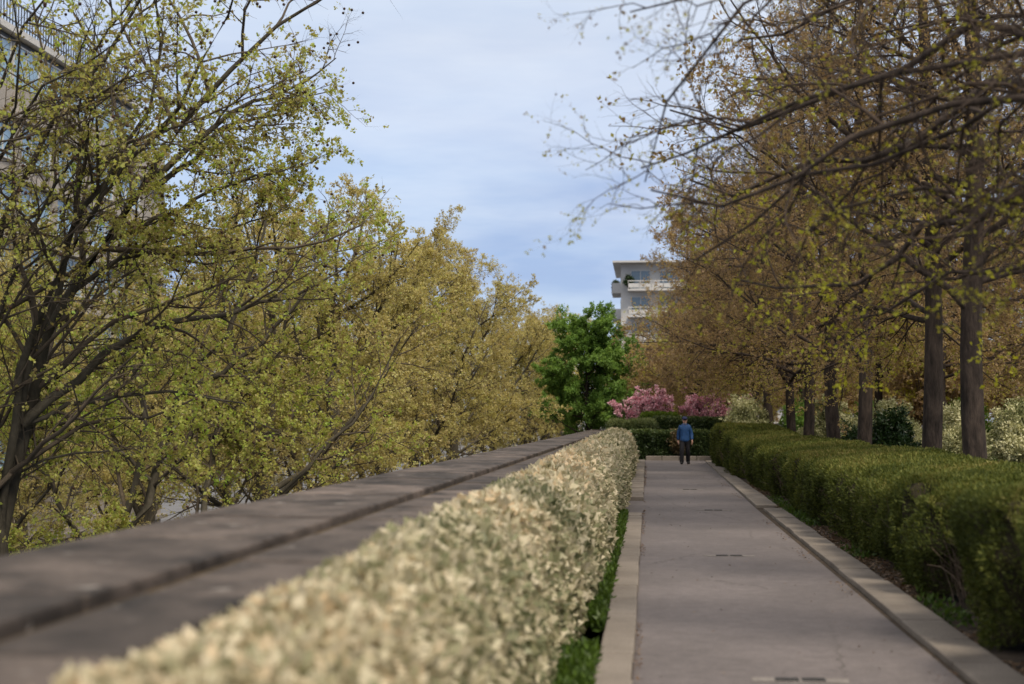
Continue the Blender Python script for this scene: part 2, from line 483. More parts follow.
def clumps(p, T, nleaf, L, W, rng, rnd_c=None, spread=.02, fwd=.6):
    """nleaf leaves fanning out of each point"""
    idx = np.repeat(np.arange(len(p)), nleaf)
    q = p[idx] + rng.randn(len(idx), 3) * spread
    d = nrm(rng.randn(len(idx), 3) + T[idx] * fwd)
    nn = rng.randn(len(idx), 3) + [0, 0, .6]
    sz = rng.uniform(.6, 1.25, len(idx))
    V, Q = kites(q, d, nn, L * sz, W * sz)
    rc = rng.rand(len(p)) if rnd_c is None else rnd_c
    rnd = np.clip(rc[idx] * .75 + rng.rand(len(idx)) * .3 - .02, 0, 1)
    return V, Q, rnd


def leaves_obj(name, sets, m, parent):
    Vs, Qs, Rs, off = [], [], [], 0
    for V, Q, r_ in sets:
        Vs.append(V); Qs.append(Q + off); Rs.append(r_); off += len(V)
    return link(name, npmesh(name, np.concatenate(Vs), np.concatenate(Qs), np.concatenate(Rs)), m, parent)


def copy_thing(o, loc, rz, sc, label):
    c = o.copy(); COL.objects.link(c)
    c.location = loc; c.rotation_euler = (0, 0, rz); c.scale = (sc, sc, sc); c['label'] = label
    for ch in list(o.children):
        d = ch.copy(); COL.objects.link(d); d.parent = c
    return c


# ------------------------------------------------------------------ the setting: street below, viaduct deck, path, kerbs
me = npmesh('street', [(-1500, -300, -8.0), (1500, -300, -8.0), (1500, 2500, -8.0), (-1500, 2500, -8.0)], [(0, 1, 2, 3)])
tag(link('street', me, M['street']), kind='structure')
b = MB(); b.box(-2.6, 60, -25, 230, -7.98, 0)
tag(b.build('ground', M['soil']), kind='structure')
# asphalt sheet (slightly wavy right edge) with the opening to the left
V = [(-.11, -12, .004), (2.0, -12, .004), (2.0, 27, .004), (2.2, 55.3, .004), (2.2, 57.0, .004), (-.6, 57.0, .004), (-.6, 55.2, .004), (-.11, 55.2, .004), (-.11, 29.3, .004), (-.9, 29.3, .004), (-.9, 24.8, .004), (-.11, 24.8, .004)]
bm = bmesh.new(); f_ = bm.faces.new([bm.verts.new(v) for v in V]); bmesh.ops.triangulate(bm, faces=[f_])
me = bpy.data.meshes.new('path'); bm.to_mesh(me); bm.free()
tag(link('path', me, M['path']), kind='structure')


def kerb_run(xi0, xo0, xi1, xo1, y0, y1, h=.10, step=1.0, seed=0):
    rng = random.Random(seed)
    b_ = MB(); y = y0
    while y < y1 - .05:
        ye = min(y1, y + step)
        t0, t1 = (y - y0) / (y1 - y0), (ye - .012 - y0) / (y1 - y0)
        dx, dz = rng.uniform(-.006, .006), rng.uniform(-.006, .006)
        L_ = [(xi0 + (xi1 - xi0) * t + dx, xo0 + (xo1 - xo0) * t + dx) for t in (t0, t1)]
        vs = []
        for (xi, xo), yy in zip(L_, (y, ye - .012)):
            for x in (xi, xo):
                for z in (-.05, h + dz): vs.append(b_.bm.verts.new((x, yy, z)))
        fs = [b_.bm.faces.new([vs[i] for i in q]) for q in [(0, 1, 3, 2), (4, 6, 7, 5), (0, 4, 5, 1), (2, 3, 7, 6), (0, 2, 6, 4), (1, 5, 7, 3)]]
        bmesh.ops.bevel(b_.bm, geom=list({e_ for q in fs for e_ in q.edges}), offset=.012, segments=2, affect='EDGES', profile=.5)
        y = ye
    return tag(b_.build('kerb', M['kerb']), kind='structure')


kerb_run(-.11, -.35, -.11, -.35, -12, 24.7, .07, 1.0, 1)
kerb_run(-.11, -.50, -.13, -.48, 29.3, 55.2, .08, 1.0, 2)
kerb_run(1.97, 2.33, 2.10, 2.44, -12, 26.6, .05, 1.0, 3)
kerb_run(2.02, 2.42, 2.17, 2.52, 27.3, 55.3, .06, 1.0, 4)
# low stone step closing the path
b = MB()
for x0, x1 in ((-.1, .52), (.54, 1.2), (1.22, 1.9), (1.92, 2.5)):
    b.box(x0, x1, 57.02, 57.45, -.02, .17, bev=.015)
tag(b.build('step', M['kerb']), kind='structure')

# drain covers across the path
dlab = ['small iron drain cover nearest the camera, at the bottom edge of the photo', 'iron slot drain in a pale cement strip midway down the near path',
        'small slot drain in the path level with the gap in the left kerb', 'farthest small slot drain, in the path beyond the gap in the kerb']
for (x, y), lb in zip(((.97, 9.42), (.98, 17.75), (1.18, 26.4), (.97, 33.9)), dlab):
    o = empty('drain_cover', (x, y, .006), 0, lb, 'drain', 'slot drains along the path')
    b = MB(); b.box(-.31, .31, -.07, .07, 0, .003); b.build('cement_strip', M['patch'], o)
    for s in (-1, 1):
        g = MB()
        g.box(s * .085 - .075, s * .085 + .075, .032, .045, .003, .010); g.box(s * .085 - .075, s * .085 + .075, -.045, -.032, .003, .010)
        for k in range(7):
            cx = s * .085 - .069 + k * .023
            g.box(cx - .006, cx + .006, -.032, .032, .003, .010)
        g.build('grate', M['iron'], o)

# ------------------------------------------------------------------ parapet wall on the left
wall = empty('parapet_wall', (-2.0, 0, 0), 0, 'long dark stone parapet with a broad two-strip coping left of the pale hedge', 'wall')
WX = -2.0
b = MB(); b.box(-2.62 - WX, -1.42 - WX, -14, 69, -7.9, 1.0); b.build('wall_body', M['wall'], wall)


def coping(x0, x1, z, slope, step, seed):
    rng = random.Random(seed); b_ = MB(); y = -10 + rng.random()
    while y < 69:
        ye = y + step * rng.uniform(.85, 1.15)
        dz = rng.uniform(-.005, .005)
        vs = [b_.bm.verts.new((x - WX, yy, zz + dz + (slope * (x - x0) if zz > 1.01 else 0))) for x in (x0, x1) for yy in (y, ye - .022) for zz in (z - .13, z)]
        fs = [b_.bm.faces.new([vs[i] for i in q]) for q in [(0, 1, 3, 2), (4, 6, 7, 5), (0, 4, 5, 1), (2, 3, 7, 6), (0, 2, 6, 4), (1, 5, 7, 3)]]
        bmesh.ops.bevel(b_.bm, geom=list({e_ for q in fs for e_ in q.edges}), offset=.016, segments=2, affect='EDGES', profile=.5)
        y = ye
    return b_


coping(-2.70, -1.83, 1.13, -.012, 1.25, 5).build('coping', M['coping'], wall)
coping(-1.80, -1.385, 1.075, -.02, 1.25, 6).build('coping', M['coping'], wall)
b = MB(); b.box(-1.835 - WX, -1.795 - WX, -10, 69, 1.0, 1.066); b.build('joint', M['moss'], wall)


# ------------------------------------------------------------------ clipped hedges
def hedge(name, label, prof, y0, y1, ny, disp, mat_leaf, core_mat, nleaf, LW, seed, size_p=.5, ref=10., rot=0, orient=(.9, .7, .2), group=None, depth=.08, rnd_fn=None, axis='y', origin=(0, 0, 0), dens=None, stems=None, K=56):
    """prof(y) -> cross-section polyline (x,z); leaves thicken towards ref"""
    rng = np.random.RandomState(seed)
    root = empty(name, origin, rot, label, 'hedge', group)
    ys = np.linspace(y0, y1, ny)
    G = np.zeros((ny, K, 3))
    for i, y in enumerate(ys):
        p = np.array([(x, 0, z) for x, z in prof(y)], dtype=float)
        G[i] = resample(p, K); G[i, :, 1] = y
    du = np.gradient(G, axis=0); dv = np.gradient(G, axis=1)
    N = nrm(np.cross(dv, du))
    if N[ny // 2, K // 2, 2] < 0: N = -N
    D = disp(G)
    # ends are closed by rounding the section in
    G2 = G + N * D[..., None]
    inner = G2 - N * depth
    q = (np.arange(ny - 1)[:, None] * K + np.arange(K - 1)[None]).ravel()
    Q = np.stack([q, q + 1, q + K + 1, q + K], 1)
    link('inside_growth', npmesh('inside_growth', inner.reshape(-1, 3), Q, smooth=True), core_mat, root)
    # end caps of leaf points
    du2, dv2 = np.gradient(G2, axis=0), np.gradient(G2, axis=1)
    area = (np.linalg.norm(du2[:-1, :-1], axis=2) * np.linalg.norm(dv2[:-1, :-1], axis=2)).ravel()
    yc = np.repeat(np.maximum(ys[:-1], 3.), K - 1)
    if dens is None:
        w = area * (ref / yc) ** (2 * size_p)
    else:
        w = area
    w = w / w.sum()
    cell = rng.choice(len(w), nleaf, p=w)
    ci, cj = cell // (K - 1), cell % (K - 1)
    fu, fv = rng.rand(nleaf, 1), rng.rand(nleaf, 1)
    bil = lambda A: (A[ci, cj] * (1 - fu) * (1 - fv) + A[ci + 1, cj] * fu * (1 - fv) + A[ci, cj + 1] * (1 - fu) * fv + A[ci + 1, cj + 1] * fu * fv)
    p = bil(G2); nn = nrm(bil(N)); dd = bil(D[..., None])[:, 0]
    dep = rng.rand(nleaf) ** 1.5 * depth
    p = p - nn * dep[:, None]
    # caps
    for ye, sgn, k in ((0, -1, 0), (ny - 1, 1, 1)):
        sec = inner[ye]; m_ = max(200, int(nleaf * .012))
        c = sec.mean(0); a_ = sec[rng.randint(0, K, m_)]; bq = sec[rng.randint(0, K, m_)]
        tt = rng.rand(m_, 1); pc = a_ * tt + bq * (1 - tt); pc[:, 1] += sgn * rng.rand(m_) * .1
        p = np.vstack([p, pc]); nn = np.vstack([nn, np.tile([0, sgn, 0.], (m_, 1))])
        dep = np.concatenate([dep, rng.rand(m_) * depth]); dd = np.concatenate([dd, np.zeros(m_)])
        bmv = np.vstack([sec, c[None]]); tri = np.array([(j, j + 1, K) for j in range(K - 1)])
        link('inside_growth', npmesh('inside_growth', bmv, tri), core_mat, root)
    d = nrm(nn * orient[0] + rng.randn(len(p), 3) * orient[1] + np.array([0, 0, orient[2]]))
    sz = (np.maximum(p[:, 1], 3.) / ref) ** size_p if dens is None else np.ones(len(p))
    sz = sz * rng.uniform(.65, 1.3, len(p))
    V, Q = kites(p, d, nrm(nn + rng.randn(len(p), 3) * .8), LW[0] * sz, LW[1] * sz, .2)
    base = rng.rand(len(p))
    rnd = base if rnd_fn is None else rnd_fn(p, nn, base, rng)
    leaves_obj('foliage', [(V, Q, np.clip(rnd, 0, 1))], mat_leaf, root)
    if stems is not None:
        P_, R_ = stems(rng)
        tube_obj('stems', [(P_, R_, 4)], M['twig_dry'], root)
    return root


def sm(t): t = np.clip(t, 0, 1); return t * t * (3 - 2 * t)


# pale variegated hedge between the parapet and the path
def prof_pale(y):
    z = 1.0 + .09 * sm((y - 6) / 38)
    xr = -.54 + .04 * math.sin(y * .5) - .12 * sm(1 - y / 18)
    return [(xr, .0), (xr, .3), (xr - .05, .66), (xr - .20, z - .08), (xr - .36, z), (-1.0, z + .03), (-1.24, z + .09), (-1.36, z + .05), (-1.42, z - .2)]


def disp_pale(G):
    return fbm(G * [2.2, 1.5, 2.2], 3) * .14 + fbm(G * 6 + 3, 2) * .14


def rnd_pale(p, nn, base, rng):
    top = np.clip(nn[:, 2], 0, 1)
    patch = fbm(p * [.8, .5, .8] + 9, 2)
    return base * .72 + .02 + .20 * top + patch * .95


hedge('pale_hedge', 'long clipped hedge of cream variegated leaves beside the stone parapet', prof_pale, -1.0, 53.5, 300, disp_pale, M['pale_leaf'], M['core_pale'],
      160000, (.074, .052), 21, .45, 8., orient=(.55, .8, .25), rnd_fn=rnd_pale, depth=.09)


# dark yew hedge right of the path
def prof_yew(y):
    zf = .97 + .22 * sm((17 - y) / 10) + .46 * sm((y - 36) / 15)
    zb = max(1.18, zf + .02)
    xf = 2.55 - .28 * sm((y - 30) / 20) - .19 * sm((17 - y) / 6)
    return [(xf + .10, .0), (xf + .02, .25), (xf, .6), (xf + .02, zf - .06), (xf + .15, zf + .02), (xf + .9, (zf + zb) / 2 + .02), (4.25, zb), (4.55, zb - .1), (4.6, .5)]


def disp_yew(G):
    d = fbm(G * [1.0, .9, .8] + 5, 3) * .46 + fbm(G * 4.2, 3) * .30
    cl = fbm(np.stack([G[..., 0] * .3, G[..., 1] * 1.9, G[..., 2] * .6], -1) + 31, 3)      # vertical clefts between plants
    front = sm((2.95 - G[..., 0]) / .3)
    low = sm((.75 - G[..., 2]) / .5)
    return d * (.4 + .6 * front) - front * sm((cl - .01) / .10) * .38 - front * low * .03


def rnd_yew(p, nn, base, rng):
    top = np.clip(nn[:, 2], 0, 1)  # leaves facing up are toned lighter, painting in the lit top
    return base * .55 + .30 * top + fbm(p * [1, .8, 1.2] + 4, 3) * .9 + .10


def stems_yew(rng):
    n_ = 2400
    y = 5 + 6 + rng.rand(n_) ** 1.2 * 38
    P_ = np.zeros((n_, 5, 3)); xf = 2.62 - .30 * sm((y - 30) / 20)
    P_[:, 0] = np.stack([xf + .14 + rng.rand(n_) * .15, y, rng.rand(n_) * .25], 1)
    d = nrm(np.stack([-.12 + rng.randn(n_) * .12, rng.randn(n_) * .45, np.ones(n_)], 1))
    L = rng.uniform(.25, .75, n_)
    for k in range(1, 5):
        P_[:, k] = P_[:, k - 1] + d * (L / 4)[:, None]; d = nrm(d + rng.randn(n_, 3) * .22)
    return P_, rng.uniform(.002, .007, n_)[:, None] * np.linspace(1, .4, 5)[None]


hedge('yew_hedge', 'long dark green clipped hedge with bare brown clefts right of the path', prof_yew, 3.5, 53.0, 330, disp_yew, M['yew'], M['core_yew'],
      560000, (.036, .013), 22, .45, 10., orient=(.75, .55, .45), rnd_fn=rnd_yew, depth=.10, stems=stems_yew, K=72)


# hedges that close the path at the far end: run across, so they are turned
def cross_hedge(name, label, x0, x1, y, dpt, z0, z1, mat_leaf, nleaf, LW, seed, bump=.12, core='core_dark'):
    # local y runs along world +X ; local x runs along world -Y (rot -90deg)
    def prof(t):
        return [(dpt / 2, z0), (dpt / 2, z0 + (z1 - z0) * .5), (dpt / 2 - .03, z1 - .08), (dpt / 2 - .12, z1), (0, z1 + .02), (-dpt / 2 + .1, z1), (-dpt / 2, z1 - .15), (-dpt / 2, z0)]
    def dsp(G): return fbm(G * 1.7 + seed, 3) * bump * 2
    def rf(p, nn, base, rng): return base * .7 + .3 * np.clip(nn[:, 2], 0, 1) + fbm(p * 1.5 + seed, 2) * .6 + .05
    return hedge(name, label, prof, x0, x1, 60, dsp, mat_leaf, M[core], nleaf, LW, seed, rot=-math.pi / 2, origin=(0, y, 0), rnd_fn=rf, dens=1, orient=(.6, .8, .2), K=40)


cross_hedge('dark_hedge', 'dark green clipped hedge closing the path directly behind the walking man', -.75, 3.3, 58.3, 1.3, 0, 1.13, M['box_leaf'], 24000, (.10, .06), 31)
cross_hedge('tall_hedge', 'taller bright-topped hedge behind the dark hedge at the path end', .2, 4.6, 61.2, 1.3, 0, 1.66, M['box_leaf'], 24000, (.10, .055), 32)
cross_hedge('dusty_hedge', 'grey-green feathery hedge behind the far end of the pale hedge', -1.6, .25, 60.0, 1.4, 0, 1.50, M['dusty_leaf'], 15000, (.16, .03), 33, .2)
cross_hedge('lime_hedge', 'low bright lime hedge mound in front of the pink magnolias', -.3, 1.2, 62.6, 1.1, 0, 1.86, M['lime'], 9000, (.10, .05), 34, .2)


# ------------------------------------------------------------------ shrubs
def shrub(name, label, x, y, rx, ry, h, leafm, nl, LW, seed, cat='shrub', group=None, z=0.):
    rng = np.random.RandomState(seed)
    root = empty(name, (x, y, z), 0, label, cat, group)
    st = 26
    P0 = np.zeros((st, 7, 3)); ang = rng.rand(st) * 6.28; rr = np.sqrt(rng.rand(st))
    tip = np.stack([np.cos(ang) * rr * rx * .8, np.sin(ang) * rr * ry * .8, h * (1 - .45 * rr ** 2) * rng.uniform(.7, .98, st)], 1)
    base = tip * [.18, .18, 0]
    for k, t in enumerate(np.linspace(0, 1, 7)):
        P0[:, k] = base + (tip - base) * t + np.array([0, 0, .12 * h]) * math.sin(t * math.pi)
    R0 = np.full((st, 1), .018) * np.linspace(1, .3, 7)[None]
    P1, R1 = spawn(P0, R0, 7, rng, .25, 1, (25, 70), (.18, .36), 5, .15, .03, .012, .2)
    P2, R2 = spawn(P1, R1, 5, rng, .2, 1, (25, 70), (.35, .7), 4, .15, .02, .012, .2)
    tube_obj('stems', [(P0, R0, 4), (P1, R1, 3), (P2, R2, 3)], M['twig'], root)
    allP = P2
    per = max(1, nl // (len(allP) * 3))
    p, T = along(allP, per, rng, .1, 1.05)
    pc = fbm(p * 2.2 + seed, 2)
    V, Q, r_ = clumps(p, T, 3, LW[0], LW[1], rng, np.clip(.5 + pc * 1.6 + rng.randn(len(p)) * .15, 0, 1), .05, .8)
    leaves_obj('foliage', [(V, Q, r_)], leafm, root)
    return root


def shrub_px(name, label, px0, px1, pytop, Y, leafm, nl, LW, seed, cat='shrub', group=None):
    c = at((px0 + px1) / 2, pytop, Y); w = (px1 - px0) / F * Y / 2
    return shrub(name, label, c[0], Y, w, w * .8, c[2], leafm, nl, LW, seed, cat, group)


G1 = 'cream variegated shrubs behind the clipped hedge'
shrub_px('variegated_shrub', 'small cream variegated shrub beside the pink magnolia and left of the paired trunks', 727, 768, 392, 55.5, M['pale_shrub'], 14000, (.10, .05), 41, 'shrub', G1)
shrub_px('variegated_shrub', 'pale cream shrub between the third and fourth trunks from the right', 803, 858, 400, 45, M['pale_shrub'], 22000, (.09, .045), 42, 'shrub', G1)
shrub_px('variegated_shrub', 'broad cream shrub behind the dark glossy bush between two trunks', 855, 925, 403, 42, M['pale_shrub'], 26000, (.09, .045), 43, 'shrub', G1)
shrub_px('variegated_shrub', 'cream shrub just left of the thick near trunk', 928, 985, 412, 29, M['pale_shrub'], 24000, (.07, .035), 44, 'shrub', G1)
shrub_px('variegated_shrub', 'large grey-cream shrub cut by the right edge of the photo', 985, 1062, 405, 28, M['pale_shrub'], 36000, (.07, .035), 45, 'shrub', G1)
shrub_px('laurel_bush', 'dark glossy green bush in front of the cream shrubs', 868, 918, 416, 36, M['laurel'], 15000, (.12, .05), 46)
shrub_px('green_bush', 'bright green rounded bush between the far trunks', 778, 815, 402, 56, M['green_leaf'], 11000, (.12, .06), 47)
shrub_px('laurel_bush', 'low dark green bush at the foot of the fourth trunk from the right', 836, 872, 428, 40, M['laurel'], 9000, (.11, .05), 48)
shrub_px('green_bush', 'low bright green bush behind the near trunks at far right', 935, 1000, 404, 40, M['lime'], 12000, (.11, .05), 49)
shrub_px('green_bush', 'green bush in front of the pale building at far right', 1000, 1050, 400, 45, M['green_leaf'], 12000, (.11, .05), 50)
shrub_px('green_bush', 'small green bush beside the white pillar in the distance', 858, 884, 393, 62, M['green_leaf'], 8000, (.13, .06), 51)
G2_ = 'brown thicket bushes at the back of the garden'
th = [(9.5, 76, 'brown twiggy thicket behind the far trunks'), (13.5, 70, 'brown twiggy thicket behind the white gate pillar'), (17, 64, 'brown twiggy thicket left of the pale building'),
      (12, 86, 'brown twiggy thicket far behind the fourth trunk'), (20, 92, 'tall brown thicket behind the thick near trunk'), (7, 96, 'brown thicket far behind the paired trunks'), (.3, 84, 'brown thicket low behind the green tree'), (2.3, 86, 'brown thicket low behind the two magnolias'), (16.5, 82, 'brown thicket behind the second trunk from the right'), (11, 56, 'brown thicket between the fourth and third trunks from the right')]
t0_ = shrub('thicket_bush', th[0][2], th[0][0], th[0][1], 3.0, 2.2, 5.2, M['bud'], 30000, (.13, .075), 53, 'bush', G2_)
for i_, (x_, y_, lb_) in enumerate(th[1:]):
    copy_thing(t0_, (x_, y_, 0), 1.3 * i_ + .5, 1.0 + .1 * (i_ % 3), lb_)
# browned plant in the dark hedge beside the man
shrub('browned_bush', 'small brown withered bush in the dark hedge beside the man', 1.22, 57.62, .38, .22, 1.18, M['brown_leaf'], 3000, (.10, .05), 52)

# ground cover behind the hedge
rng = np.random.RandomState(61)
k = 60000
p = np.stack([rng.uniform(4.4, 22, k), 12 + rng.rand(k) * 78, np.zeros(k)], 1)
p = p[fbm(p * .35, 2) > -.08]
d = rng.randn(len(p), 3) * .5 + [0, 0, 1]
V, Q = kites(p, d, rng.randn(len(p), 3), .22 * rng.uniform(.5, 1.3, len(p)), .045)
o = leaves_obj('ground_cover', [(V, Q, rng.rand(len(p)))], M['weed'], None)
tag(o, 'green ground cover growing under the trees', 'ground cover', kind='stuff')

# weeds in the soil strips, litter under the yew hedge
def weeds(name, label, xs, ys, n_, L, m, seed, thr, flat=False):
    rg = np.random.RandomState(seed)
    y = ys[0] + rg.rand(n_) ** 1.3 * (ys[1] - ys[0])
    x = rg.uniform(xs[0], xs[1], n_)
    p_ = np.stack([x, y, np.full(n_, .004)], 1)
    f_ = fbm(p_ * [1.2, .55, 1] + seed, 2)
    p_ = p_[f_ > thr]
    if flat:
        d_ = rg.randn(len(p_), 3) * [1, 1, .25]; nn_ = rg.randn(len(p_), 3) * .35 + [0, 0, 1]; p_[:, 2] += rg.rand(len(p_)) * .03 + .004
    else:
        d_ = rg.randn(len(p_), 3) * .55 + [0, 0, .8]; nn_ = rg.randn(len(p_), 3); p_[:, 2] += rg.rand(len(p_)) ** 2 * .10
    V_, Q_ = kites(p_, d_, nn_, L * rg.uniform(.5, 1.4, len(p_)), L * .42)
    ob = leaves_obj(name, [(V_, Q_, rg.rand(len(p_)))], m, None)
    return tag(ob, label, 'weeds' if not flat else 'dead leaves', kind='stuff')


weeds('weeds', 'bright green weeds between the left kerb and the pale hedge', (-.62, -.36), (4, 24.5), 30000, .07, M['weed'], 62, -.14)
weeds('weeds', 'green weeds at the foot of the dark hedge', (2.44, 2.66), (8, 52), 5000, .06, M['weed'], 63, .10)
weeds('weeds', 'green tufts between the far left kerb and the pale hedge', (-.58, -.47), (29.6, 53), 4000, .09, M['weed'], 64, .0)
weeds('fallen_leaves', 'brown fallen leaves on the soil under the dark hedge', (2.38, 2.75), (5, 40), 9000, .05, M['litter'], 65, -.06, True)
weeds('fallen_leaves', 'scattered yellowish litter along the right edge of the path', (1.84, 1.98), (6, 40), 700, .035, M['litter'], 66, .03, True)
weeds('fallen_leaves', 'brown litter in the seam along the left kerb', (-.11, -.06), (6, 50), 1600, .03, M['litter'], 67, -.02, True)


weeds('fallen_leaves', 'few dead leaves and crumbs scattered over the path surface', (-.05, 1.95), (6, 52), 260, .03, M['litter'], 68, -.3, True)


# ------------------------------------------------------------------ plane trees
def plane_tree(name, label, trunk, limbs, seed, gold=False, dense=1., origin=(0, 0, 0), r0=.30, rl=.13, n2=11, n3=8, n4=5, leaf=(.085, .06), auto=12, balls=260, cl=2, nl=3, sp=.03, sparse_x=99., group='plane trees on the avenue below the parapet'):
    """trunk: polyline local ; limbs: explicit polylines local"""
    rng = np.random.RandomState(seed)
    root = empty(name, origin, 0, label, 'tree', group)
    P0 = resample(trunk, 12)[None]; R0 = (r0 * np.linspace(1, .45, 12))[None]
    grp = [(P0, R0, 10)]
    L1, RL1 = [], []
    for lb in limbs:
        rr = lb[1]; pl = resample(lb[0], 12)
        pl[1:-1] += rng.randn(10, 3) * .05
        L1.append(pl); RL1.append(rr * np.linspace(1, .16, 12))
    if auto:
        Pa, Ra = spawn(P0, R0, auto, rng, .42, 1.0, (22, 62), (.42, .62), 12, .09, .035, .016, .35, taper=.16)
        L1 += list(Pa); RL1 += list(Ra)
    P1 = np.array(L1); R1 = np.array(RL1)
    P2, R2 = spawn(P1, R1, n2, rng, .12, 1., (28, 62), (.30, .48), 8, .13, .015, .014, .45)
    P3, R3 = spawn(P2, R2, n3, rng, .1, 1., (30, 65), (.30, .5), 6, .16, .02, .012, .35, lmin=.35)
    P4, R4 = spawn(P3, R3, n4, rng, .15, 1., (25, 65), (.35, .65), 4, .18, .03, .010, .3, lmin=.15)
    tube_obj('trunk', grp + [(P1, R1, 7)], M['bark_plane'], root)
    tube_obj('branches', [(P2, R2, 5), (P3, R3, 4), (P4, R4, 3)], M['twig'], root)
    p, T = along(P4, cl, rng, .35 if cl > 1 else .8, 1.05)
    keep = fbm(p * .55 + seed, 2) + rng.rand(len(p)) * .5 > .20 - .12 * dense + .17 * sm((p[:, 0] - sparse_x) / 2.)
    p, T = p[keep], T[keep]
    rc = np.clip(.48 + fbm(p * .5 + seed * 3, 2) * 1.1 + rng.randn(len(p)) * .2, 0, 1)
    V, Q, r_ = clumps(p, T, nl, leaf[0], leaf[1], rng, rc, sp, .7)
    leaves_obj('leaves', [(V, Q, r_)], M['leaf_plane_gold' if gold else 'leaf_plane'], root)
    # hanging seed balls, one low-poly ball each
    pb, _ = along(P4, 1, rng, .9, 1.0)
    pb = pb[rng.choice(len(pb), min(balls, len(pb)), False)] - [0, 0, .07]
    ang = np.arange(6) * math.pi / 3
    unit = np.array([(0, 0, 1)] + [(math.cos(t) * .87, math.sin(t) * .87, .45) for t in ang] + [(math.cos(t) * .87, math.sin(t) * .87, -.45) for t in ang] + [(0, 0, -1)])
    tri = [(0, 1 + i, 1 + (i + 1) % 6) for i in range(6)] + [(13, 7 + (i + 1) % 6, 7 + i) for i in range(6)]
    for i in range(6): tri += [(1 + i, 7 + i, 7 + (i + 1) % 6), (1 + i, 7 + (i + 1) % 6, 1 + (i + 1) % 6)]
    V = (pb[:, None] + unit[None] * .026).reshape(-1, 3)
    Q = (np.array(tri)[None] + (np.arange(len(pb)) * 14)[:, None, None]).reshape(-1, 3)
    sb = link('seed_balls', npmesh('seed_balls', V, Q, smooth=True), M['seed'], root)
    sb['kind'] = 'stuff'
    return root


def pl(pts, Y0, Y1, o):
    """limb drawn from measured directions; its distance runs from Y0 to Y1"""
    n_ = len(pts)
    return np.array([at(x, y, Y0 + (Y1 - Y0) * i / (n_ - 1)) - o for i, (x, y) in enumerate(pts)])


# nearest plane tree, its big limbs fan out over the parapet
oA = np.array([-10.2, 20.6, -8.0])
hub = at(-6, 610, 21) - oA
limA = [
    (pl([(-6, 605), (8, 500), (25, 420), (45, 345), (72, 290), (112, 230), (150, 172), (185, 120), (231, 72), (276, 28), (332, -8)], 21, 22.5, oA), .13),
    (pl([(22, 425), (75, 372), (120, 347), (165, 322), (234, 312), (290, 296), (346, 268)], 21, 24, oA), .085),
    (pl([(148, 178), (200, 142), (240, 102), (283, 96), (336, 58)], 22, 23.5, oA), .06),
    (pl([(140, 190), (190, 166), (234, 120), (276, 118), (327, 92)], 22, 24, oA), .055),
    (pl([(-6, 605), (8, 440), (30, 340), (52, 290), (92, 200), (140, 130), (162, 60), (150, -20)], 21, 20, oA), .085),
    (pl([(-6, 605), (0, 470), (-20, 330), (10, 190), (70, 100), (118, 52), (140, 0), (170, -60)], 21, 19, oA), .085),
    (pl([(-6, 605), (-10, 500), (-60, 330), (-50, 150), (0, 60), (60, -20)], 21, 18.5, oA), .08),
    (pl([(18, 430), (60, 250), (100, 180), (150, 150), (220, 40), (241, -30)], 21, 19.5, oA), .07),
    (pl([(60, 300), (110, 262), (170, 250), (234, 232), (290, 208)], 21.5, 23, oA), .05),
    (pl([(22, 425), (80, 400), (150, 390), (227, 400), (276, 430)], 21, 23, oA), .045),
    (pl([(100, 240), (150, 225), (220, 190), (269, 170), (304, 160)], 22, 22.5, oA), .05),
    (pl([(-6, 605), (-40, 400), (-25, 220), (25, 110), (85, 60), (120, 40)], 21, 18, oA), .06),
    (pl([(-6, 605), (-30, 420), (10, 260), (60, 180), (90, 110), (95, 20)], 21, 19, oA), .06),
    (pl([(-6, 605), (-60, 380), (-60, 240), (-10, 150), (20, 60), (10, -20)], 21, 17.5, oA), .06),
    (pl([(-6, 605), (10, 470), (60, 455), (120, 450), (180, 470)], 21, 22, oA), .04),
]
plane_tree('plane_tree', 'nearest plane tree, its big leaning limbs filling the left edge of the photo', [(0, 0, 0), (.1, .1, 3), (.35, .2, 5.5), hub], limA, 71,
           origin=tuple(oA), r0=.30, auto=0, n2=12, n3=8, n4=5, dense=.85, sparse_x=2.2, balls=1100, cl=2, nl=6, sp=.022, leaf=(.060, .042))
oB = np.array([-10.4, 29.5, -8.0])
limB = [
    (pl([(100, 560), (150, 500), (165, 440), (182, 392), (230, 325), (262, 260), (270, 200)], 30, 31, oB), .12),
    (pl([(105, 555), (140, 480), (150, 400), (120, 330), (130, 240), (110, 170)], 30, 29, oB), .10),
    (pl([(205, 535), (211, 470), (218, 420), (250, 372), (330, 330)], 30, 32, oB), .08),
    (pl([(110, 560), (200, 535), (290, 490), (340, 432), (372, 400), (400, 340)], 30, 33, oB), .085),
    (pl([(100, 560), (40, 480), (10, 400), (30, 330)], 30, 28, oB), .07),
    (pl([(165, 440), (240, 430), (310, 440)], 30.5, 31, oB), .05),
    (pl([(180, 395), (260, 350), (330, 262), (350, 215)], 30.5, 32, oB), .07),
    (pl([(150, 480), (100, 430), (50, 410), (0, 420)], 30, 29, oB), .05),
]
plane_tree('plane_tree', 'second plane tree from the near end, with a curved dark stem rising behind the parapet', [(0, 0, 0), (.0, .1, 2.5), (-.1, .2, 4.2), at(92, 575, 30) - oB], limB, 72,
           origin=tuple(oB), r0=.30, auto=4, n2=12, n3=8, n4=5, dense=1.3, balls=260, cl=2, nl=6, sp=.03, leaf=(.075, .05))
TR = [(0, 0, 0), (.1, .05, 3.5), (-.1, .2, 7), (.2, .1, 10), (.1, .3, 13)]
